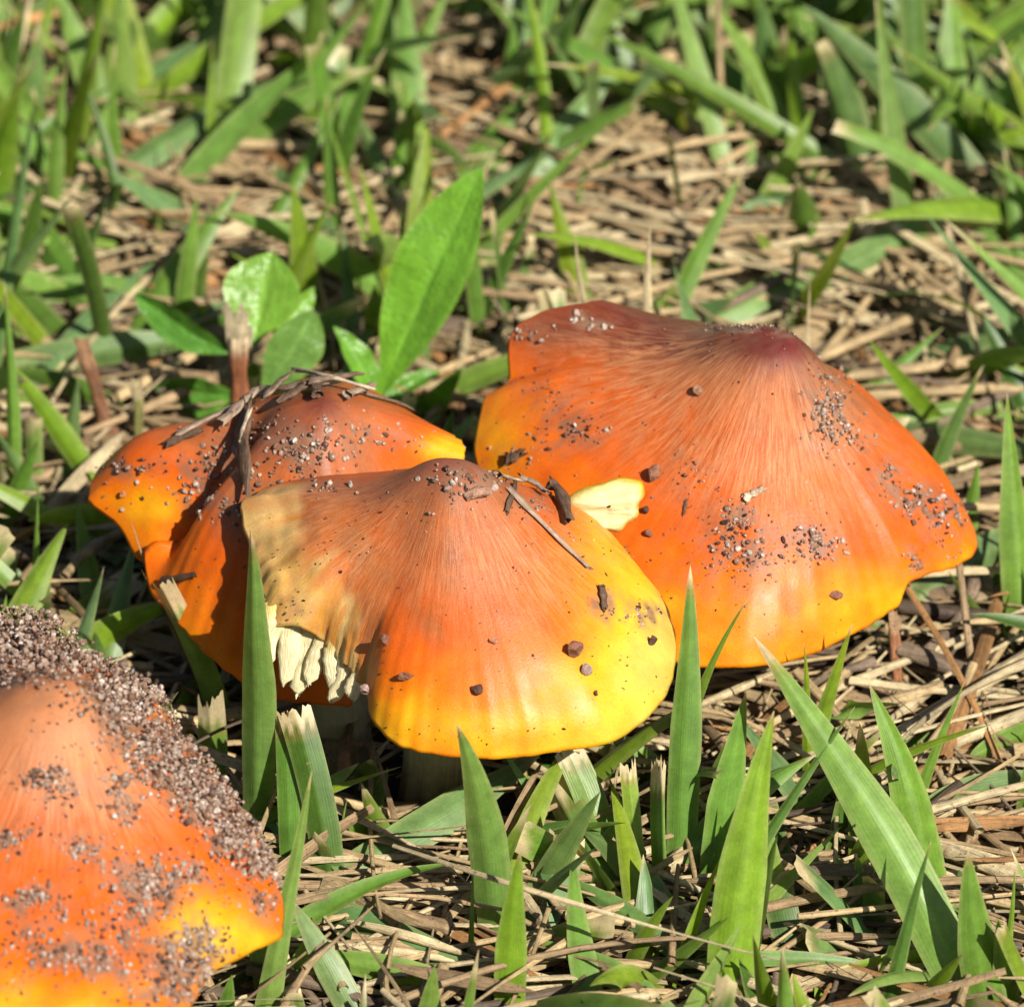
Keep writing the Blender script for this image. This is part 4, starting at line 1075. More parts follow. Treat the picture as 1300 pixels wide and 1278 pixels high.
# ------------------------------------------------------------------ grass blades one can pick out
GB = [
 # in front of and below the mushrooms
 ('broad green blade standing over the middle of the yellow rim', 580, 920, 622, 1190, 50, 1.0, 6, 'l', 'tip', .03, .1),
 ('short bright yellow-green blade standing at the lower frame edge', 660, 1080, 650, 1290, 40, .8, 0, 'y', 'tip', .02, .05),
 ('tall bright blade standing at the gap between the two foremost caps', 876, 718, 862, 1090, 42, .72, -10, 'g', 'tip', .02, .15),
 ('narrow curved blade overlapping the largest cap beside the tall bright blade', 952, 756, 868, 1010, 24, .97, -22, 'g', 'sharp', .06, .4),
 ('broad straight blade right of the tall bright blade, tip below the largest cap', 946, 880, 912, 1115, 52, .75, -4, 'g', 'tip', .02, .2),
 ('broad yellow-green blade running down to the lower edge, crossing the long diagonal one', 984, 900, 930, 1275, 64, .72, -10, 'y', 'tip', .02, .1),
 ('longest broad diagonal blade with a thin dry tip, right foreground', 957, 808, 1222, 1278, 64, .55, 8, 'l', 'tip', .08, .0),
 ('dark folded blade crossing over the longest diagonal blade', 1086, 896, 890, 1215, 30, .7, -8, 'd', 'sharp', .02, .7),
 ('broad blade with a pointed tip right of the longest diagonal blade', 1103, 868, 1172, 1145, 56, .72, 6, 'g', 'tip', .02, -.1),
 ('narrow bright blade standing in front of the pale speckled straw stems', 1224, 866, 1165, 1025, 24, .8, -10, 'g', 'sharp', .03, .3),
 ('slim upright blade near the lower edge, right of the longest diagonal blade', 1182, 1068, 1132, 1285, 30, .8, -8, 'd', 'sharp', .04, .4),
 ('broad blade standing in the lower right corner', 1229, 1080, 1262, 1290, 54, .8, 2, 'g', 'tip', .05, .0),
 ('thin blade at the right frame edge low down', 1289, 1094, 1276, 1215, 14, .8, -2, 'y', 'sharp', .02, .2),
 ('broad flat blade lying level at the right frame edge', 1170, 1022, 1330, 990, 46, .0, -10, 'b', 'both', .0, .1),
 ('blade arching level above the flat blade at the right frame edge', 1232, 960, 1330, 915, 34, .0, -8, 'g', 'both', .0, .2),
 ('short upright blade under the front rim of the largest cap', 1021, 816, 1026, 990, 22, .97, 0, 'y', 'sharp', .03, .1),
 ('bright blade leaning right under the front rim of the largest cap', 1083, 790, 1022, 980, 36, .97, -6, 'y', 'sharp', .04, .1),
 ('mown blade with ragged pale end below the yellow rim, upper of two', 700, 992, 775, 1115, 52, .35, 0, 'l', 'cut', .14, .0),
 ('mown blade with ragged pale end below the yellow rim, lower of two', 722, 1062, 672, 1180, 56, .4, 0, 'b', 'cut', .14, .1),
 ('narrow mown blade with split top beside the tall bright blade', 796, 972, 812, 1105, 22, .7, 0, 'y', 'cut', .12, .2),
 ('second narrow mown stub with a dry top left of the tall bright blade', 838, 966, 840, 1110, 20, .7, 0, 'g', 'cut', .2, .2),
 ('long dark blade lying under the yellow-rimmed cap', 690, 952, 428, 1112, 52, .15, 14, 'b', 'tip', .0, .3),
 ('blade slanting down to the right below the mown ends', 734, 1052, 845, 1152, 40, .15, 4, 'b', 'tip', .04, .0),
 ('narrow blade slanting down right, lowest of the slanting blades', 708, 1110, 862, 1215, 28, .1, 4, 'b', 'tip', .05, .1),
 ('blade slanting to the bottom edge right of the short yellow-green blade', 676, 1192, 850, 1290, 34, .1, 4, 'l', 'tip', .06, .1),
 ('curved blade lying from the corner mushroom toward the lower middle', 362, 1132, 590, 1222, 50, .05, -26, 'b', 'both', .0, .1),
 ('second curved blade lying just below the curved one by the corner mushroom', 395, 1212, 580, 1246, 36, .05, -12, 'l', 'both', .0, .3),
 ('narrow level blade lying across the foot of the yellow-green blade', 860, 1224, 1125, 1228, 20, .0, 0, 'b', 'both', .0, .3),
 ('yellowing level blade lying at the foot of the longest diagonal blade', 1050, 1232, 1250, 1214, 18, .0, 0, 'y', 'tip', .2, .2),
 ('very thin upright blade left of the short yellow-green blade', 600, 1080, 595, 1220, 12, .85, 0, 'g', 'sharp', .02, .2),
 ('blade leaning left below the right part of the yellow rim', 722, 952, 772, 1085, 42, .6, 0, 'g', 'cut', .03, .1),
 ('tall straight blade in front of the torn cap edge', 317, 672, 322, 1050, 46, 1.0, 2, 'l', 'tip', .02, .1),
 ('yellow-green mown blade with brown dry end left of the folded mushroom', 172, 730, 78, 822, 44, .35, -8, 'y', 'cut', .16, .0),
 ('green blade with frayed dry top in front of the folded mushroom', 205, 742, 270, 905, 36, 1.0, 4, 'l', 'cut', .22, .2),
 ('short mown blade with ragged white top between tall blade and corner mushroom', 266, 888, 264, 1000, 44, .7, 0, 'g', 'cut', .22, .0),
 ('dark mown blade curving down in the shade under the front cap', 374, 902, 412, 1120, 44, .7, 10, 'd', 'cut', .05, .3),
 ('long pointed pale-green blade leaning over from the corner mushroom', 398, 975, 338, 1290, 40, .75, -8, 'l', 'sharp', .02, .0),
 ('tiny thin blade in the shade below the front cap', 441, 1012, 430, 1092, 10, .8, 0, 'g', 'sharp', .02, .2),
 ('blade between the tall straight one and the dark mown one', 362, 905, 372, 1110, 30, .7, -6, 'g', 'cut', .04, .4),
 ('slim blade standing above the sand pile at the left frame edge', 48, 614, 44, 780, 22, .8, 2, 'g', 'sharp', .02, .2),
 ('tall blade at the left frame edge beside the sand pile', 3, 355, 12, 620, 24, .75, -4, 'g', 'tip', .02, .3),
 ('broad short blade near the red-brown stub', 100, 476, 80, 595, 36, .75, 6, 'b', 'tip', .02, .2),
 ('green blade at the left frame edge just above the sand', -12, 765, 30, 790, 34, .2, 0, 'g', 'tip', .0, .1),
 # right of the largest mushroom
 ('curved slim blade rising beside the tip of the largest cap', 1248, 464, 1188, 620, 24, .75, -16, 'd', 'tip', .02, .3),
 ('broad upright blade at the right frame edge beside the largest cap', 1279, 498, 1300, 810, 46, .75, 2, 'g', 'tip', .02, .0),
 ('blade standing behind the lower right tip of the largest cap', 1242, 585, 1222, 700, 30, .7, 0, 'g', 'tip', .02, .1),
 ('broad blade lying below the lower right tip of the largest cap', 1330, 655, 1160, 765, 52, .1, 0, 'b', 'tip', .0, .1),
 ('blade pointing up to the right frame edge behind the largest cap', 1244, 390, 1302, 530, 34, .7, 4, 'd', 'tip', .02, .1),
 ('narrow blade rising from behind the right slope of the largest cap', 1196, 418, 1085, 520, 28, .5, -4, 'g', 'tip', .02, .1),
 ('broad level blade between the largest cap and right frame edge', 1090, 540, 1270, 520, 24, .0, 0, 'g', 'tip', .0, .0),
 # background, right half
 ('broad blade with a pale dry stripe, behind the very large leaf', 795, 66, 650, 258, 54, .55, 0, 'b', 'tip', .0, .0),
 ('wide blade parallel to the dry-striped one and left of it', 676, 110, 590, 222, 46, .6, 0, 'g', 'tip', .0, .1),
 ('wide blurred blade slanting down from the dry-striped blade', 762, 100, 880, 182, 52, .2, 0, 'g', 'tip', .0, .0),
 ('thin curved bright blade left of the upright straw at the top', 853, -20, 887, 170, 20, .7, 8, 'g', 'tip', .0, .2),
 ('long blade from the top edge, left one of the dense clump', 890, -20, 1002, 215, 36, .65, 6, 'g', 'tip', .0, .1),
 ('long blade from the top edge, middle one of the dense clump', 950, -25, 1022, 178, 32, .7, 4, 'g', 'tip', .0, .2),
 ('upright bright blade in front of the dense clump at the top', 1000, 5, 1034, 232, 30, .75, 0, 'y', 'tip', .0, .2),
 ('greyish blade leaning across in front of the two widest far blades', 1222, 42, 1120, 172, 36, .6, -4, 'b', 'tip', .0, .3),
 ('wide upright blade near the top right, left of two', 1205, -30, 1198, 200, 54, .75, 0, 'g', 'tip', .0, .1),
 ('wide upright blade near the top right, right of two', 1275, 80, 1232, 200, 56, .6, 0, 'l', 'cut', .0, .0),
 ('dark upright blade at the top edge right of the dense clump', 1155, -30, 1152, 105, 36, .8, 0, 'd', 'tip', .0, .2),
 ('thin straight green stem slanting from the top edge', 1028, -10, 1146, 110, 11, .3, 0, 'b', 'both', .0, .2),
 ('bright blade with a shiny dent behind the largest cap ridge', 698, 226, 738, 392, 36, .75, 4, 'y', 'tip', .02, .1),
 ('thin upright blade beside the bright dented one', 747, 190, 733, 295, 14, .8, 0, 'g', 'sharp', .0, .1),
 ('blade with a brown scar rising behind the largest cap ridge', 945, 214, 850, 415, 30, .72, -4, 'g', 'tip', .02, .2),
 ('wide blade lying behind the peak of the largest cap, lower of two', 1022, 345, 890, 420, 48, .2, 0, 'l', 'cut', .0, .0),
 ('wide blade lying behind the peak of the largest cap, upper of two', 1200, 292, 985, 398, 50, .12, -6, 'b', 'cut', .0, .1),
 ('yellow-orange blade lying behind the brown-scarred blade', 1042, 318, 842, 358, 22, .0, -6, 'y', 'both', .5, .1),
 ('long thin dark green stem crossing behind the largest cap', 945, 282, 1228, 442, 10, .0, 0, 'd', 'both', .0, .3),
 ('level blade reaching the right frame edge behind the bent brown straw', 1108, 165, 1305, 240, 32, .05, 6, 'b', 'both', .0, .2),
 ('blade slanting from the bent brown straw to the right edge', 1198, 252, 1312, 385, 28, .1, 0, 'l', 'tip', .0, .1),
 ('narrow upright blade near the right edge in the background', 1274, 188, 1290, 345, 22, .75, -2, 'g', 'tip', .0, .2),
 ('short bluish blade lying in the straw behind the largest cap', 935, 272, 1035, 252, 24, .0, 4, 'b', 'both', .0, .1),
 ('dark green blade slanting behind the base of the dense clump', 965, 195, 1075, 245, 22, .0, 0, 'd', 'tip', .0, .3),
 ('upright blade at the top right corner', 1295, 10, 1285, 150, 36, .75, 0, 'g', 'tip', .0, .1),
 ('upright blade left of the dense clump at the top edge', 865, -30, 900, 110, 32, .7, 0, 'g', 'tip', .0, .1),
 # background, left half
 ('wide blurred blade from the top edge beside the pale flat straw', 70, -20, 150, 165, 56, .65, 6, 'l', 'tip', .0, .0),
 ('wide blurred upright blade, second from the pale flat straw', 152, -30, 160, 162, 50, .75, 0, 'l', 'tip', .0, .0),
 ('level blurred blade near the top edge, left of centre', 325, 8, 182, 44, 30, .1, 0, 'g', 'tip', .0, .1),
 ('dark wide blade hanging below the level blurred blade', 318, -10, 255, 118, 56, .5, 0, 'd', 'tip', .0, .1),
 ('wide pale blurred blade left of the orange-brown stalk', 510, 22, 375, 135, 58, .3, -8, 'l', 'tip', .0, .0),
 ('blurred blade above the wide pale one, reaching the top edge', 572, -20, 520, 118, 34, .6, 0, 'g', 'tip', .0, .1),
 ('slim upright blade left of the dark leaning one, far left', 84, 82, 74, 288, 26, .8, -3, 'g', 'tip', .0, .1),
 ('dark slim blade leaning left, far left background', 107, 98, 152, 300, 20, .75, 6, 'd', 'tip', .0, .4),
 ('thin upright blade nearest the left frame edge in the background', 52, 108, 22, 245, 20, .75, 0, 'g', 'tip', .0, .1),
 ('broad blade slanting down right to the far left straw', 30, 258, 122, 410, 42, .15, 0, 'g', 'cut', .0, .0),
 ('dark thin level blade touching the left frame edge', -10, 250, 136, 242, 13, .0, 4, 'd', 'both', .0, .3),
 ('level green blade touching the left frame edge below the dark thin one', -10, 335, 104, 322, 22, .0, 4, 'g', 'both', .0, .2),
 ('bluish blade slanting up to the right from the far left', 202, 328, 40, 495, 26, .15, 0, 'b', 'tip', .0, .2),
 ('broad pale blade lying behind the small-leaved plant', 290, 432, 10, 465, 48, .0, 0, 'b', 'tip', .0, .0),
 ('upright dark-edged blade above the large oval leaf, left one', 415, 114, 428, 308, 26, .75, -4, 'g', 'tip', .0, .3),
 ('dark narrow blade below the dark-edged one, left of the large oval leaf', 436, 285, 446, 440, 24, .6, 0, 'd', 'tip', .0, .3),
 ('bright yellow-green upright blade touching the tip side of the large oval leaf', 543, 144, 528, 330, 40, .75, 2, 'y', 'tip', .0, .0),
 ('pale-tipped blade left of the thin upright pair above the large leaf', 444, 128, 492, 245, 32, .5, 0, 'b', 'tip', .1, .0),
 ('thin upright blade between the pale-tipped and the yellow-green one', 515, 98, 500, 255, 24, .75, 2, 'g', 'tip', .0, .2),
 ('bluish folded blade with whitish end above the small-leaved plant', 340, 214, 425, 305, 28, .15, 4, 'b', 'cut', .1, .2),
 ('broad lying blade with pale edges, middle left background', 372, 96, 95, 262, 46, .12, -8, 'b', 'both', .0, .1),
 ('blade lying in shade behind the cut brown stalk', 200, 430, 330, 395, 40, .0, 0, 'd', 'tip', .0, .2),
 ('green blade lying behind the stubs at the far left', 10, 470, 150, 520, 30, .0, 4, 'd', 'tip', .0, .2),
 ('short blade in the left background under the bluish slanting one', 20, 385, 110, 372, 28, .0, 0, 'g', 'tip', .0, .1),
 ('upright blade right of the large oval leaf', 655, 140, 612, 235, 40, .5, 0, 'g', 'tip', .0, .1),
 ('dark blade in the shade right of the large oval leaf', 622, 300, 665, 395, 34, .3, 0, 'd', 'tip', .0, .2),
]
for row in GB:
    lab, tx, ty, bx, by, wd, k, bow, c, kd, dry, roll = row
    grass_blade(lab, tx, ty, bx, by, wd, k, bow, c, kd, dry, roll)

# ------------------------------------------------------------------ dry stalks and straws one can pick out
def frayed_stub(label, tx, ty, bx, by, wpx, body, topc, seed, z0=0.004, name='cut_stalk', k=0.85):
    """a mown stem: sheath wrapped round a core, split fibres at the cut"""
    r = np.random.default_rng(seed)
    base = G(bx, by, z0); dv = (by - ty) * 1e-4
    tip = G(tx, ty, base[2] + k * dv / math.cos(PITCH))
    ax = nrm(tip - base); L = np.linalg.norm(tip - base)
    base = base - ax * 0.004
    root = empty(name, base)
    tag(root, label, 'stalk', 'mown stubs')
    P, s = bez(base, 0.5 * (base + tip), base + (tip - base) * 0.86, 16)
    V, FF, pat = tube(P + (SinNoise(seed, 500.0, 8)(P)[:, None] * 0.00025), wpx * 0.42e-4 * (1.15 - 0.3 * s) * (1 + 0.16 * np.sin(s * 9 + seed) + 0.08 * np.sin(s * 23)), 12, 0.7, seed, nhint=-FWD, cap=False)
    sa = np.repeat(s, 12)
    C = lerp(np.array(body)[None], np.array(topc)[None], sstep(0.84, 1, sa)[:, None])
    C *= (1 + 0.3 * np.sin(np.tile(np.arange(12), 16) * 2.1))[:, None]
    link('stalk', mesh_data('stalk', V - base, FF[0], C, pat), M_STRAW, root)
    n = max(4, int(wpx / 4))
    for q in range(n):
        f = (q + 0.5) / n - 0.5
        b0 = base + (tip - base) * 0.80 + RGT * f * wpx * 0.9e-4 - FWD * 0.0006 * math.cos(f * 3)
        t0 = base + (tip - base) * r.uniform(0.86, 1.04) + RGT * (f * wpx * 1.0e-4 + r.normal() * 1e-4)
        v, fc, pt = ribbon(b0, 0.5 * (b0 + t0), t0, wpx * 1e-4 / n * 1.5, 6, 4, None, 0, 0.2, 0.2, 'cut', 0.0004, r, seed_pat=q)
        link('fibre', mesh_data('fibre', v - base, fc, np.ones((len(v), 1)) * (np.array(topc) * r.uniform(0.8, 1.15))[None], pt), M_STRAW, root)
    return root
frayed_stub('thick cut brown stalk with a frayed whitish top beside the small-leaved plant', 302, 392, 309, 600, 34, (0.24, 0.085, 0.036), (0.52, 0.42, 0.26), 501, k=0.97)
frayed_stub('leaning red-brown stub behind the folded yellow lobe', 100, 432, 145, 560, 24, (0.17, 0.075, 0.036), (0.30, 0.16, 0.08), 502)
frayed_stub('thin green-brown stub right of the leaning red-brown one', 172, 478, 182, 575, 16, (0.16, 0.15, 0.045), (0.42, 0.33, 0.18), 503)
frayed_stub('short red-brown stem under the right rim of the largest cap', 1132, 772, 1142, 872, 18, (0.30, 0.13, 0.06), (0.42, 0.26, 0.14), 504)

ST = [
 ('long orange-brown stalk slanting up to the top edge', 805, -12, 560, 172, 13, .1, 0, 'o', 'tube', 'dry_straw'),
 ('pale flat straw at the top left corner', 42, -20, -4, 160, 24, .5, 0, 'p', 'strip', 'dry_straw'),
 ('long tan straw slanting down to the large oval leaf', 308, 102, 520, 275, 12, .05, 0, 't', 'tube', 'dry_straw'),
 ('upright tan straw from the top edge, right of centre', 912, -15, 921, 205, 10, .7, 0, 't', 'tube', 'dry_straw'),
 ('small bent tan straw in the middle left background', 210, 178, 252, 302, 11, .3, -6, 't', 'strip', 'dry_straw'),
 ('pale straw stub at the left frame edge', -8, 262, 56, 322, 15, .05, 0, 'p', 'tube', 'dry_straw'),
 ('pale straw at the left frame edge beside the slim blade', 0, 395, 62, 438, 18, .0, 0, 't', 'tube', 'dry_straw'),
 ('thin dry spike rising behind the brown ridge, left of two', 731, 290, 764, 545, 26, .97, 0, 'p', 'spike', 'dry_spike'),
 ('curved dry spike rising behind the brown ridge, right of two', 826, 280, 814, 560, 38, .97, 4, 'p', 'spike', 'dry_spike'),
 ('small dry spike behind the peak of the largest cap', 1028, 352, 1020, 560, 20, .97, 0, 'p', 'spike', 'dry_spike'),
 ('thin pale straw standing right of the largest cap peak', 1203, 288, 1250, 478, 9, .5, 0, 'p', 'tube', 'dry_straw'),
 ('bent brown straw with pale tip in the right background', 978, 178, 1215, 265, 18, .05, -4, 's', 'strip', 'dry_straw'),
 ('pale thick straw stem behind the dry spikes', 728, 168, 885, 205, 17, .0, 0, 'p', 'tube', 'dry_straw'),
 ('tan straw crossing under the pale thick stem', 760, 130, 870, 252, 11, .05, 0, 't', 'tube', 'dry_straw'),
 ('long tan straw lying level behind the dry spikes', 650, 265, 905, 300, 16, .0, 0, 't', 'tube', 'dry_straw'),
 ('tan straw lying below the long level one behind the spikes', 790, 330, 990, 290, 14, .0, 0, 't', 'tube', 'dry_straw'),
 ('pale stub standing in the straw behind the largest cap peak', 1095, 252, 1112, 335, 18, .6, 0, 'p', 'cutstrip', 'dry_straw'),
 ('thick tan straw lying right of the largest cap peak', 1060, 478, 1290, 455, 18, .0, 0, 't', 'tube', 'dry_straw'),
 ('second thick tan straw lying right of the largest cap slope', 1095, 500, 1300, 492, 16, .0, 0, 't', 'tube', 'dry_straw'),
 ('short tan straw above the right slope of the largest cap', 1040, 455, 1200, 385, 17, .0, 0, 't', 'tube', 'dry_straw'),
 ('tan straw lying behind the large oval leaf tip', 640, 230, 800, 285, 13, .0, 0, 's', 'tube', 'dry_straw'),
 ('reddish stalk piece lying in the top middle', 690, 55, 575, 165, 11, .0, 0, 'o', 'tube', 'dry_straw'),
 ('tan straw lying in the middle left straw patch', 225, 200, 350, 230, 16, .0, 0, 't', 'tube', 'dry_straw'),
 ('pink-brown flat straw behind the small-leaved plant', 190, 360, 330, 345, 30, .0, 0, 'o', 'strip', 'dry_straw'),
 ('tan straw lying above the pink-brown flat one', 180, 315, 330, 325, 13, .0, 0, 't', 'tube', 'dry_straw'),
 ('straw lying in the middle background between blades', 270, 180, 440, 190, 18, .0, 0, 't', 'tube', 'dry_straw'),
 ('thin pale straw curving beside the thin green-brown stub', 246, 444, 160, 525, 9, .4, -5, 'p', 'spike', 'dry_straw'),
 ('speckled flat pale straw left of the folded yellow lobe', 160, 545, 55, 655, 22, .25, 0, 'p', 'strip', 'dry_straw'),
 ('thin white split straw in front of the folded mushroom', 164, 655, 232, 830, 9, 1.0, 0, 'p', 'spike', 'dry_straw'),
 ('second split straw leaning right in front of the folded mushroom', 212, 668, 176, 760, 10, .9, 0, 'p', 'spike', 'dry_straw'),
 ('reddish dry sliver along the frayed green blade', 180, 722, 246, 840, 10, 1.0, 0, 'o', 'spike', 'dry_straw'),
 ('thin dry sliver beside the short mown blade with white top', 214, 884, 238, 960, 8, .8, 0, 'p', 'spike', 'dry_straw'),
 ('pale dry sliver leaning over the pointed pale-green blade', 372, 948, 328, 1062, 14, .6, 0, 't', 'spike', 'dry_straw'),
 ('thin dark sliver crossing the tall straight blade foot', 395, 1030, 340, 1072, 7, .3, 0, 'w', 'spike', 'dry_straw'),
 ('thick speckled straw stem slanting to the right frame edge', 1320, 820, 1140, 935, 22, .0, 0, 'p', 'tube', 'dry_straw'),
 ('second speckled straw stem below the thick slanting one', 1310, 900, 1190, 950, 20, .0, 0, 'p', 'tube', 'dry_straw'),
 ('speckled straw stem reaching from under the largest cap rim', 1080, 905, 1195, 872, 16, .0, 0, 't', 'tube', 'dry_straw'),
 ('very thin pale straw over the thick slanting stem', 1305, 800, 1140, 895, 6, .05, 0, 'p', 'tube', 'dry_straw'),
 ('grey rough twig lying under the right rim of the largest cap', 1140, 822, 1260, 868, 28, .0, 0, 'w', 'tube', 'twig'),
 ('short dark brown twig beside the right rim of the largest cap', 1140, 768, 1258, 784, 24, .0, 0, 'k', 'tube', 'twig'),
 ('thin tan stem standing through the dark brown twig', 1215, 712, 1236, 845, 11, .6, 0, 's', 'tube', 'dry_straw'),
 ('brown flat straw lying below the broad flat blade', 1172, 1048, 1320, 1042, 16, .0, 0, 'o', 'strip', 'dry_straw'),
 ('thick pale straw lying low at the right frame edge', 1180, 1072, 1310, 1120, 20, .0, 0, 'p', 'tube', 'dry_straw'),
 ('straw lying lower right beyond the broad pointed blade', 1175, 1125, 1310, 1150, 15, .0, 0, 't', 'tube', 'dry_straw'),
 ('thin pale dry straw leaning across the broad straight blade', 872, 1004, 955, 1072, 10, .1, 0, 'p', 'strip', 'dry_straw'),
 ('dry straw continuing behind the broad yellow-green blade', 985, 1086, 1062, 1150, 14, .0, 0, 't', 'strip', 'dry_straw'),
 ('pale frayed straw near the lower edge, right of the middle', 862, 1214, 1060, 1282, 16, .0, 0, 'p', 'strip', 'dry_straw'),
 ('papery brown sheath hanging below the yellow rim', 688, 968, 648, 1068, 28, .4, -6, 's', 'strip', 'dry_straw'),
 ('brown straw stem lying below the front cap, upper of two', 430, 1140, 575, 1178, 20, .0, 0, 's', 'tube', 'dry_straw'),
 ('pale straw lying below the front cap, lower of two', 440, 1165, 600, 1212, 16, .0, 0, 'p', 'strip', 'dry_straw'),
 ('curved brown straw left of the short yellow-green blade foot', 630, 1212, 545, 1278, 13, .05, 6, 's', 'strip', 'dry_straw'),
 ('thin stem standing beside the corner mushroom tip', 408, 1196, 360, 1278, 11, .3, 0, 's', 'tube', 'dry_straw'),
 ('short pale straw lying below the mown blades', 640, 1100, 700, 1180, 18, .0, 0, 'p', 'strip', 'dry_straw'),
 ('small dry twig under the shaded front cap', 470, 930, 505, 1050, 10, .2, 6, 's', 'spike', 'dry_straw'),
 ('upright dry sliver under the right part of the yellow rim', 795, 930, 782, 1000, 9, .7, 0, 'p', 'spike', 'dry_straw'),
 ('dry tan straw lying between the slanting blades', 770, 1180, 860, 1200, 16, .0, 0, 't', 'strip', 'dry_straw'),
 ('tan straw lying left of the tall bright blade foot', 800, 1120, 880, 1075, 9, .0, 0, 't', 'strip', 'dry_straw'),
 ('dry stem lying just left of the largest cap', 570, 500, 650, 470, 12, .0, 0, 's', 'tube', 'dry_straw'),
 ('brown stub standing in the gap between the two caps behind', 583, 498, 585, 555, 12, .8, 0, 'r', 'spike', 'dry_straw'),
]
for (lab, tx, ty, bx, by, wd, k, bow, c, kd, nm) in ST:
    dry_stalk(lab, tx, ty, bx, by, wd, k, bow, c, kd, nm, 'twig' if nm == 'twig' else 'straw', taper=0.85 if kd == 'tube' else 0.5, knots=nm != 'twig')

# ------------------------------------------------------------------ plant bits lying on the caps
def bit_on(C, x0, y0, x1, y1, wpx, tint, label, seed, flat=0.45, lift=0.4, name='straw_bit', cat='straw bit', sag=0.0):
    r = np.random.default_rng(seed)
    n = 14
    P = []
    for f in np.linspace(0, 1, n):
        p, nn = on_cap(C, lerp(x0, x1, f), lerp(y0, y1, f))
        P.append(p + nn * wpx * 1e-4 * lift)
    P = np.array(P)
    for _ in range(6): P[1:-1] = (P[:-2] + 2 * P[1:-1] + P[2:]) / 4
    s = np.linspace(0, 1, n)
    rad = wpx * 0.5e-4 * (1 - 0.35 * s) * (1 + 0.18 * np.sin(s * 13 + seed))
    V, FF, pat = tube(P, rad, 8, flat, seed, nhint=on_cap(C, 0.5 * (x0 + x1), 0.5 * (y0 + y1))[1], cap=False)
    V[-8:] += r.uniform(-1, 1, (8, 1)) * wpx * 0.5e-4 * nrm(P[-1] - P[0])[None]
    V[:8] += r.uniform(-1, 1, (8, 1)) * wpx * 0.5e-4 * nrm(P[-1] - P[0])[None]
    Cc = np.ones((len(V), 1)) * np.array(tint)[None] * r.uniform(0.7, 1.2, (len(V), 1))
    o = link(name, mesh_data(name, V - P[0], FF[0], Cc, pat), M_STRAW, loc=P[0])
    return tag(o, label, cat, 'plant bits on the caps')
TG, TB, TP = (0.36, 0.25, 0.17), (0.13, 0.075, 0.045), (0.52, 0.40, 0.27)
bit_on(capC, 642, 622, 746, 724, 11, TG, 'long greyish straw bit lying down the right side of the front cap', 301)
bit_on(capC, 700, 604, 716, 668, 22, TB, 'dark bark chip behind the peak of the front cap', 302, 0.6, 0.5, 'bark_chip', 'bark chip')
bit_on(capC, 660, 606, 690, 632, 16, TG, 'short brown chip at the upper end of the long straw bit', 303, 0.5, 0.5)
bit_on(capC, 632, 598, 665, 600, 13, TP, 'pale bit on the shoulder right of the front cap peak', 304)
bit_on(capC, 762, 748, 766, 775, 12, TB, 'thin dark flake on the yellow right side of the front cap', 305)
bit_on(capC, 640, 650, 655, 612, 9, TB, 'small dark splinter beside the long straw bit', 318)
bit_on(capL, 318, 520, 318, 622, 32, TB, 'dark bark strip hanging over the fold of the folded cap', 306, 0.35, 0.4, 'bark_strip', 'bark strip')
bit_on(capL, 336, 528, 322, 570, 10, TP, 'pale splinter on the dark bark strip', 307, 0.5, 2.2)
bit_on(capL, 225, 556, 350, 498, 16, TG, 'long curved straw along the top edge of the folded cap', 308)
bit_on(capL, 330, 502, 420, 492, 18, (0.30, 0.20, 0.13), 'brown straw bit at the very top of the folded cap', 309)
bit_on(capL, 380, 484, 465, 508, 12, TP, 'pale thin straw bit crossing the top of the folded cap', 310, 0.5, 1.4)
bit_on(capL, 365, 512, 392, 496, 22, TB, 'dark brown chip stuck under the top straw of the folded cap', 311)
bit_on(capL, 450, 500, 525, 520, 11, (0.22, 0.14, 0.09), 'brown straw bit sticking out right of the folded cap top', 312)
bit_on(capL, 345, 516, 372, 488, 20, (0.26, 0.17, 0.11), 'broad brown straw chip left of the pale straw on the folded cap top', 319, 0.3, 0.8)
bit_on(capL, 392, 500, 450, 488, 17, (0.20, 0.13, 0.085), 'brown bark piece lying along the folded cap top', 320, 0.5, 0.9, 'bark_chip', 'bark chip')
bit_on(capL, 405, 512, 400, 490, 15, TB, 'small dark chip standing on the folded cap top', 321, 0.5, 0.8)
bit_on(capL, 435, 510, 470, 498, 14, TG, 'short grey straw bit right of the folded cap top', 322, 0.5, 0.8)
bit_on(capL, 290, 540, 330, 512, 20, TG, 'wide grey straw strip left of the dark bark strip', 323, 0.3, 0.8)
bit_on(capL, 300, 560, 322, 600, 14, (0.24, 0.15, 0.10), 'brown splinter beside the dark bark strip on the fold', 324, 0.5, 0.7)
bit_on(capL, 215, 566, 262, 548, 13, TB, 'dark crumbly bit on the back edge of the folded lobe', 325, 0.6, 0.5)
bit_on(capL, 262, 638, 280, 624, 6, TP, 'tiny pale splinter above the shadowed front of the folded cap', 313)
bit_on(capL, 208, 738, 252, 728, 11, TB, 'dark twig piece lying across the orange front of the folded cap', 314)
bit_on(capR, 946, 632, 968, 622, 11, TP, 'pale straw flake in the middle of the largest cap', 315)
bit_on(capR, 646, 586, 668, 574, 16, TB, 'dark curled flake on the left lobe of the largest cap', 316)
bit_on(capR, 872, 636, 868, 655, 5, TB, 'thin dark fibre on the orange left side of the largest cap', 317)

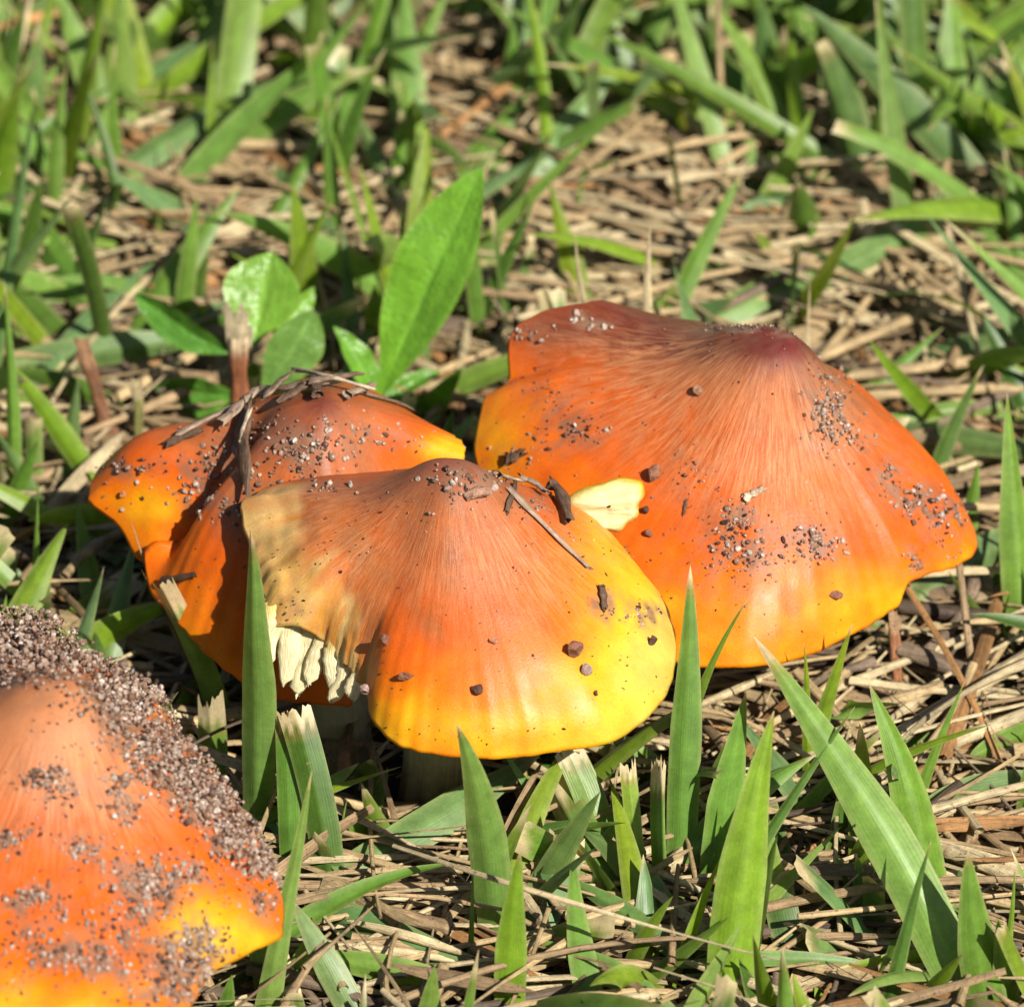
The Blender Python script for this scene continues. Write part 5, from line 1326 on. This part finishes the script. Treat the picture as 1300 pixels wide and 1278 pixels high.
# ------------------------------------------------------------------ turf around: uncountable filler
MASKS = [np.array([(606, 560), (640, 470), (650, 420), (745, 383), (990, 415), (1100, 510), (1240, 690), (1140, 775), (940, 842), (850, 830), (700, 720)]),
         np.array([(112, 640), (240, 550), (400, 485), (590, 575), (850, 770), (840, 890), (600, 958), (480, 930), (440, 892), (262, 840), (200, 760), (185, 690)]),
         np.array([(-50, 780), (60, 775), (200, 870), (300, 1010), (360, 1150), (250, 1250), (240, 1300), (-50, 1300)])]
MY = [-0.012, -0.040, -0.085]
LEAFM = [np.array([(715, 280), (840, 270), (840, 400), (715, 395)]), np.array([(960, 340), (1040, 340), (1040, 430), (960, 420)]), np.array([(85, 420), (125, 420), (165, 560), (120, 560)]), np.array([(150, 440), (250, 440), (250, 580), (150, 580)]), np.array([(480, 510), (500, 400), (560, 270), (615, 210), (632, 270), (600, 380), (520, 490)]), np.array([(170, 370), (350, 320), (400, 380), (400, 440), (340, 500), (260, 520), (230, 430)])]
def inpoly(poly, P):
    x, y = P[:, 0], P[:, 1]
    c = np.zeros(len(P), bool)
    j = len(poly) - 1
    for i in range(len(poly)):
        xi, yi = poly[i]; xj, yj = poly[j]
        c ^= ((yi > y) != (yj > y)) & (x < (xj - xi) * (y - yi) / (yj - yi + 1e-9) + xi)
        j = i
    return c
CAPS = [capR, capL, capC, capS]
def hits_mushroom(P):
    for C in CAPS:
        d = P[:, :2] - C.A[:2]
        rr = np.hypot(d[:, 0], d[:, 1]); k = ((np.arctan2(d[:, 1], d[:, 0]) + np.pi) / (2 * np.pi) * len(C.th)).astype(int) % len(C.th)
        if np.any((rr < C.rr[k] + 0.002) & (P[:, 2] > C.zz[k] - 0.007)): return True
        if np.any(rr < 0.0065): return True
    return False
def covers(P):
    q = proj(P)
    for poly, y in zip(MASKS, MY):
        if np.any(inpoly(poly, q) & (P[:, 1] < y + 0.006)): return True
    for poly in LEAFM:
        if np.any(inpoly(poly, q) & (P[:, 1] < 0.052)): return True
    return False

def filler():
    r = np.random.default_rng(77)
    grass, straw = Pool(), Pool()
    # --- dead straw lying in layers
    n = 0; tries = 0
    keys = list('tttttpppssssoowwk')
    while n < 10500 and tries < 40000:
        tries += 1
        inner = n < 7400
        x = r.uniform(-0.10, 0.10) if inner else r.uniform(-0.32, 0.32)
        y = r.uniform(-0.135, 0.19) if inner else r.uniform(-0.30, 0.46)
        L = r.uniform(0.010, 0.052) * (0.6 if r.random() < .4 else 1)
        az = r.normal(0.12, 0.62) + (math.pi if r.random() < .5 else 0) if r.random() < 0.72 else r.uniform(0, 6.28)
        if inner and y < -0.03 and r.random() < 0.35: continue
        z = abs(r.normal(0, 0.0030 if y > 0.015 else 0.0042)) + 0.0006
        el = r.normal(0, 0.08 if y > 0.015 else 0.13)
        d = np.array([math.cos(az) * math.cos(el), math.sin(az) * math.cos(el), math.sin(el)])
        c = np.array([x, y, z])
        a, b = c - d * L / 2, c + d * L / 2
        a[2] = max(a[2], 0.0004); b[2] = max(b[2], 0.0004)
        m = c + np.array([r.normal() * L * .11, r.normal() * L * .11, abs(r.normal()) * L * .06])
        pts = np.array([a, c, b])
        if hits_mushroom(pts): continue
        w_ = 0.0003 + 0.0016 * r.random() ** 1.7
        col_ = np.array(TAN[keys[r.integers(len(keys))]]) * r.uniform(0.6, 1.15)
        ns = 5 if inner else 3
        if r.random() < 0.55:
            P, s = bez(a, m, b, ns + 2)
            ns_ = 6
            rad = w_ * 0.5 * (1 + 0.25 * np.sin(s * 9 + n)) * (1 - 0.75 * s ** 2 * (n % 3 > 0))
            V, FF, pat = tube(P, rad, ns_, 0.8, n * .37, cap=False)
            F = FF[0]; C = np.ones((len(V), 1)) * col_[None] * np.repeat(1 + 0.25 * np.sin(s * 7 + n), ns_)[:, None]
        else:
            V, F, pat = ribbon(a, m, b, w_ * 1.6, ns + 2, 4, np.array([r.normal() * .5, -0.4, 1.0]), 0, r.normal() * .8, 0.3, 'both' if r.random() < .5 else 'cut', 0.0006, r, curl=r.uniform(.4, 1.2), seed_pat=n * .37)
            C = np.ones((len(V), 1)) * col_[None] * (1 + 0.2 * np.sin(pat[:, 1] * 3 + n))[:, None]
        straw.add(V, F, C, pat); n += 1
    for k_ in range(520):
        zone = r.random()
        if zone < 0.55: c = G(r.uniform(560, 1300), r.uniform(130, 420), 0.004)
        elif zone < 0.72: c = G(r.uniform(0, 450), r.uniform(140, 420), 0.004)
        elif zone < 0.88: c = G(r.uniform(1000, 1300), r.uniform(760, 1278), 0.004)
        else: c = G(r.uniform(350, 1000), r.uniform(1080, 1278), 0.004)
        c[2] = r.uniform(0.003, 0.0095)
        L = r.uniform(0.018, 0.055); az = r.normal(-0.1, 0.5) if r.random() < .75 else r.uniform(0, 6.28); el = r.normal(0, 0.07)
        d = np.array([math.cos(az) * math.cos(el), math.sin(az) * math.cos(el), math.sin(el)])
        a, b = c - d * L / 2, c + d * L / 2
        m = c + r.normal(0, 0.05, 3) * L
        P, s = bez(a, m, b, 9)
        P[:, 2] = np.maximum(P[:, 2], 0.001)
        if hits_mushroom(P) or covers(P): continue
        rad = r.uniform(0.0003, 0.00085) * (1 - 0.5 * s)
        V, FF, pat = tube(P, rad, 6, 0.7, k_ * .31, cap=False)
        C = np.ones((len(V), 1)) * (np.array(TAN['ptpts'[r.integers(5)]]) * r.uniform(0.85, 1.15))[None]
        straw.add(V, FF[0], C, pat)
    # --- low green grass between the hero blades
    n = 0; tries = 0
    gk = list('ggggybbdddl')
    while n < 1500 and tries < 30000:
        tries += 1
        inner = n < 520
        x = r.uniform(-0.095, 0.095) if inner else r.uniform(-0.34, 0.34)
        y = r.uniform(-0.135, 0.19) if inner else r.uniform(-0.30, 0.48)
        if not inner and abs(x) < 0.085 and -0.12 < y < 0.15: continue
        base = np.array([x, y, -0.0005])
        q = proj(base[None])[0]
        L = r.uniform(0.008, 0.026)
        up = r.random()
        if inner:
            # straw shows through behind the largest cap and at lower right: thin the green there
            bare = max(math.exp(-((q[0] - 830) / 170) ** 2 - ((q[1] - 270) / 110) ** 2), math.exp(-((q[0] - 1150) / 120) ** 2 - ((q[1] - 430) / 110) ** 2),
                       math.exp(-((q[0] - 300) / 120) ** 2 - ((q[1] - 210) / 60) ** 2), 0.8 * math.exp(-((q[0] - 1230) / 110) ** 2 - ((q[1] - 940) / 130) ** 2))
            if r.random() < bare: continue
        lean = r.uniform(0.15, 0.75) if up < .55 else r.uniform(0.8, 1.45)
        if not inner: L *= 1.3
        az = r.uniform(0, 6.28)
        d = np.array([math.cos(az) * math.sin(lean), math.sin(az) * math.sin(lean), math.cos(lean)])
        tip = base + d * L
        mid = base + d * L * 0.5 + np.array([0, 0, 1.0]) * L * 0.10 * math.sin(lean)
        pts = bez(base, mid, tip, 6)[0]
        if hits_mushroom(pts) or covers(pts): continue
        wd = r.uniform(0.0014, 0.0042)
        kd = 'tip' if r.random() < .7 else 'cut'
        V, F, pat = ribbon(base, mid, tip, wd, 9, 5, np.array([r.normal() * .6, -0.9 + r.normal() * .6, 0.7]), 0, r.normal() * .4, r.uniform(.1, .4), kd, 0.0008 if kd == 'cut' else 0, r, seed_pat=n * .61)
        ck = gk[r.integers(len(gk))]
        C = leaf_colours(GREENS[ck], pat, 5, ck, r, r.choice([0, .0, .08, .2]) if kd != 'cut' else .14)
        grass.add(V, F, C, pat); n += 1
    n = 0; tries = 0
    while n < 1010 and tries < 40000:
        tries += 1
        x = r.uniform(-0.10, 0.10); y = r.uniform(0.035, 0.20) if n < 700 else r.uniform(-0.125, 0.035)
        base = np.array([x, y, -0.0005]); q = proj(base[None])[0]
        bare = max(math.exp(-((q[0] - 830) / 150) ** 2 - ((q[1] - 280) / 90) ** 2), math.exp(-((q[0] - 1150) / 120) ** 2 - ((q[1] - 430) / 90) ** 2), 0.9 * math.exp(-((q[0] - 300) / 110) ** 2 - ((q[1] - 210) / 50) ** 2))
        if r.random() < bare: continue
        if 330 < q[1] < 620 and r.random() < .5: continue
        far = n < 700
        lying = r.random() < (0.42 if far else 0.45)
        L = (r.uniform(0.024, 0.052) if far else r.uniform(0.014, 0.036)) if lying else (r.uniform(0.016, 0.042) if far else r.uniform(0.010, 0.026))
        lean = r.uniform(0.95, 1.45) if lying else r.uniform(0.1, 0.95)
        az = r.uniform(0, 6.28)
        d = np.array([math.cos(az) * math.sin(lean), math.sin(az) * math.sin(lean), math.cos(lean)])
        lift = r.uniform(0.004, 0.010) if lying else 0
        tip = base + d * L + np.array([0, 0, lift]); mid = base + d * L * 0.5 + np.array([r.normal() * .04 * L, r.normal() * .04 * L, 0.05 * L * math.sin(lean) + lift * 1.1])
        pts = bez(base, mid, tip, 6)[0]
        if hits_mushroom(pts) or covers(pts): continue
        qm = proj(pts[3:4])[0]
        bare = max(math.exp(-((qm[0] - 830) / 170) ** 2 - ((qm[1] - 280) / 100) ** 2), math.exp(-((qm[0] - 1150) / 130) ** 2 - ((qm[1] - 430) / 100) ** 2), math.exp(-((qm[0] - 290) / 130) ** 2 - ((qm[1] - 215) / 60) ** 2),
                   math.exp(-((qm[0] - 620) / 80) ** 2 - ((qm[1] - 110) / 60) ** 2), 0.8 * math.exp(-((qm[0] - 1230) / 110) ** 2 - ((qm[1] - 900) / 110) ** 2))
        if r.random() < bare: continue
        kd = 'tip' if r.random() < .88 else 'cut'
        V, F, pat = ribbon(base, mid, tip, (r.uniform(0.0018, 0.0052) if far else r.uniform(0.0014, 0.0046)), 14, 5, np.array([r.normal() * .5, -0.8 + r.normal() * .4, 0.9]), 0, r.normal() * .7, r.uniform(.15, .5), kd, 0.0008 if kd == 'cut' else 0, r, seed_pat=n * .61)
        ck = 'ggyybbllld'[r.integers(10)]
        C = leaf_colours(GREENS[ck], pat, 5, ck, r, r.choice([0, .0, .05, .12]) if kd != 'cut' else .05)
        grass.add(V, F, C, pat); n += 1
    o = link('dry_thatch', straw.mesh('dry_thatch'), M_STRAW); tag(o, 'matted dead straw covering the soil between the blades', 'thatch', None, 'stuff')
    o = link('grass', grass.mesh('grass'), M_BLADE); tag(o, 'short green grass growing through the dead straw', 'grass', None, 'stuff')
filler()
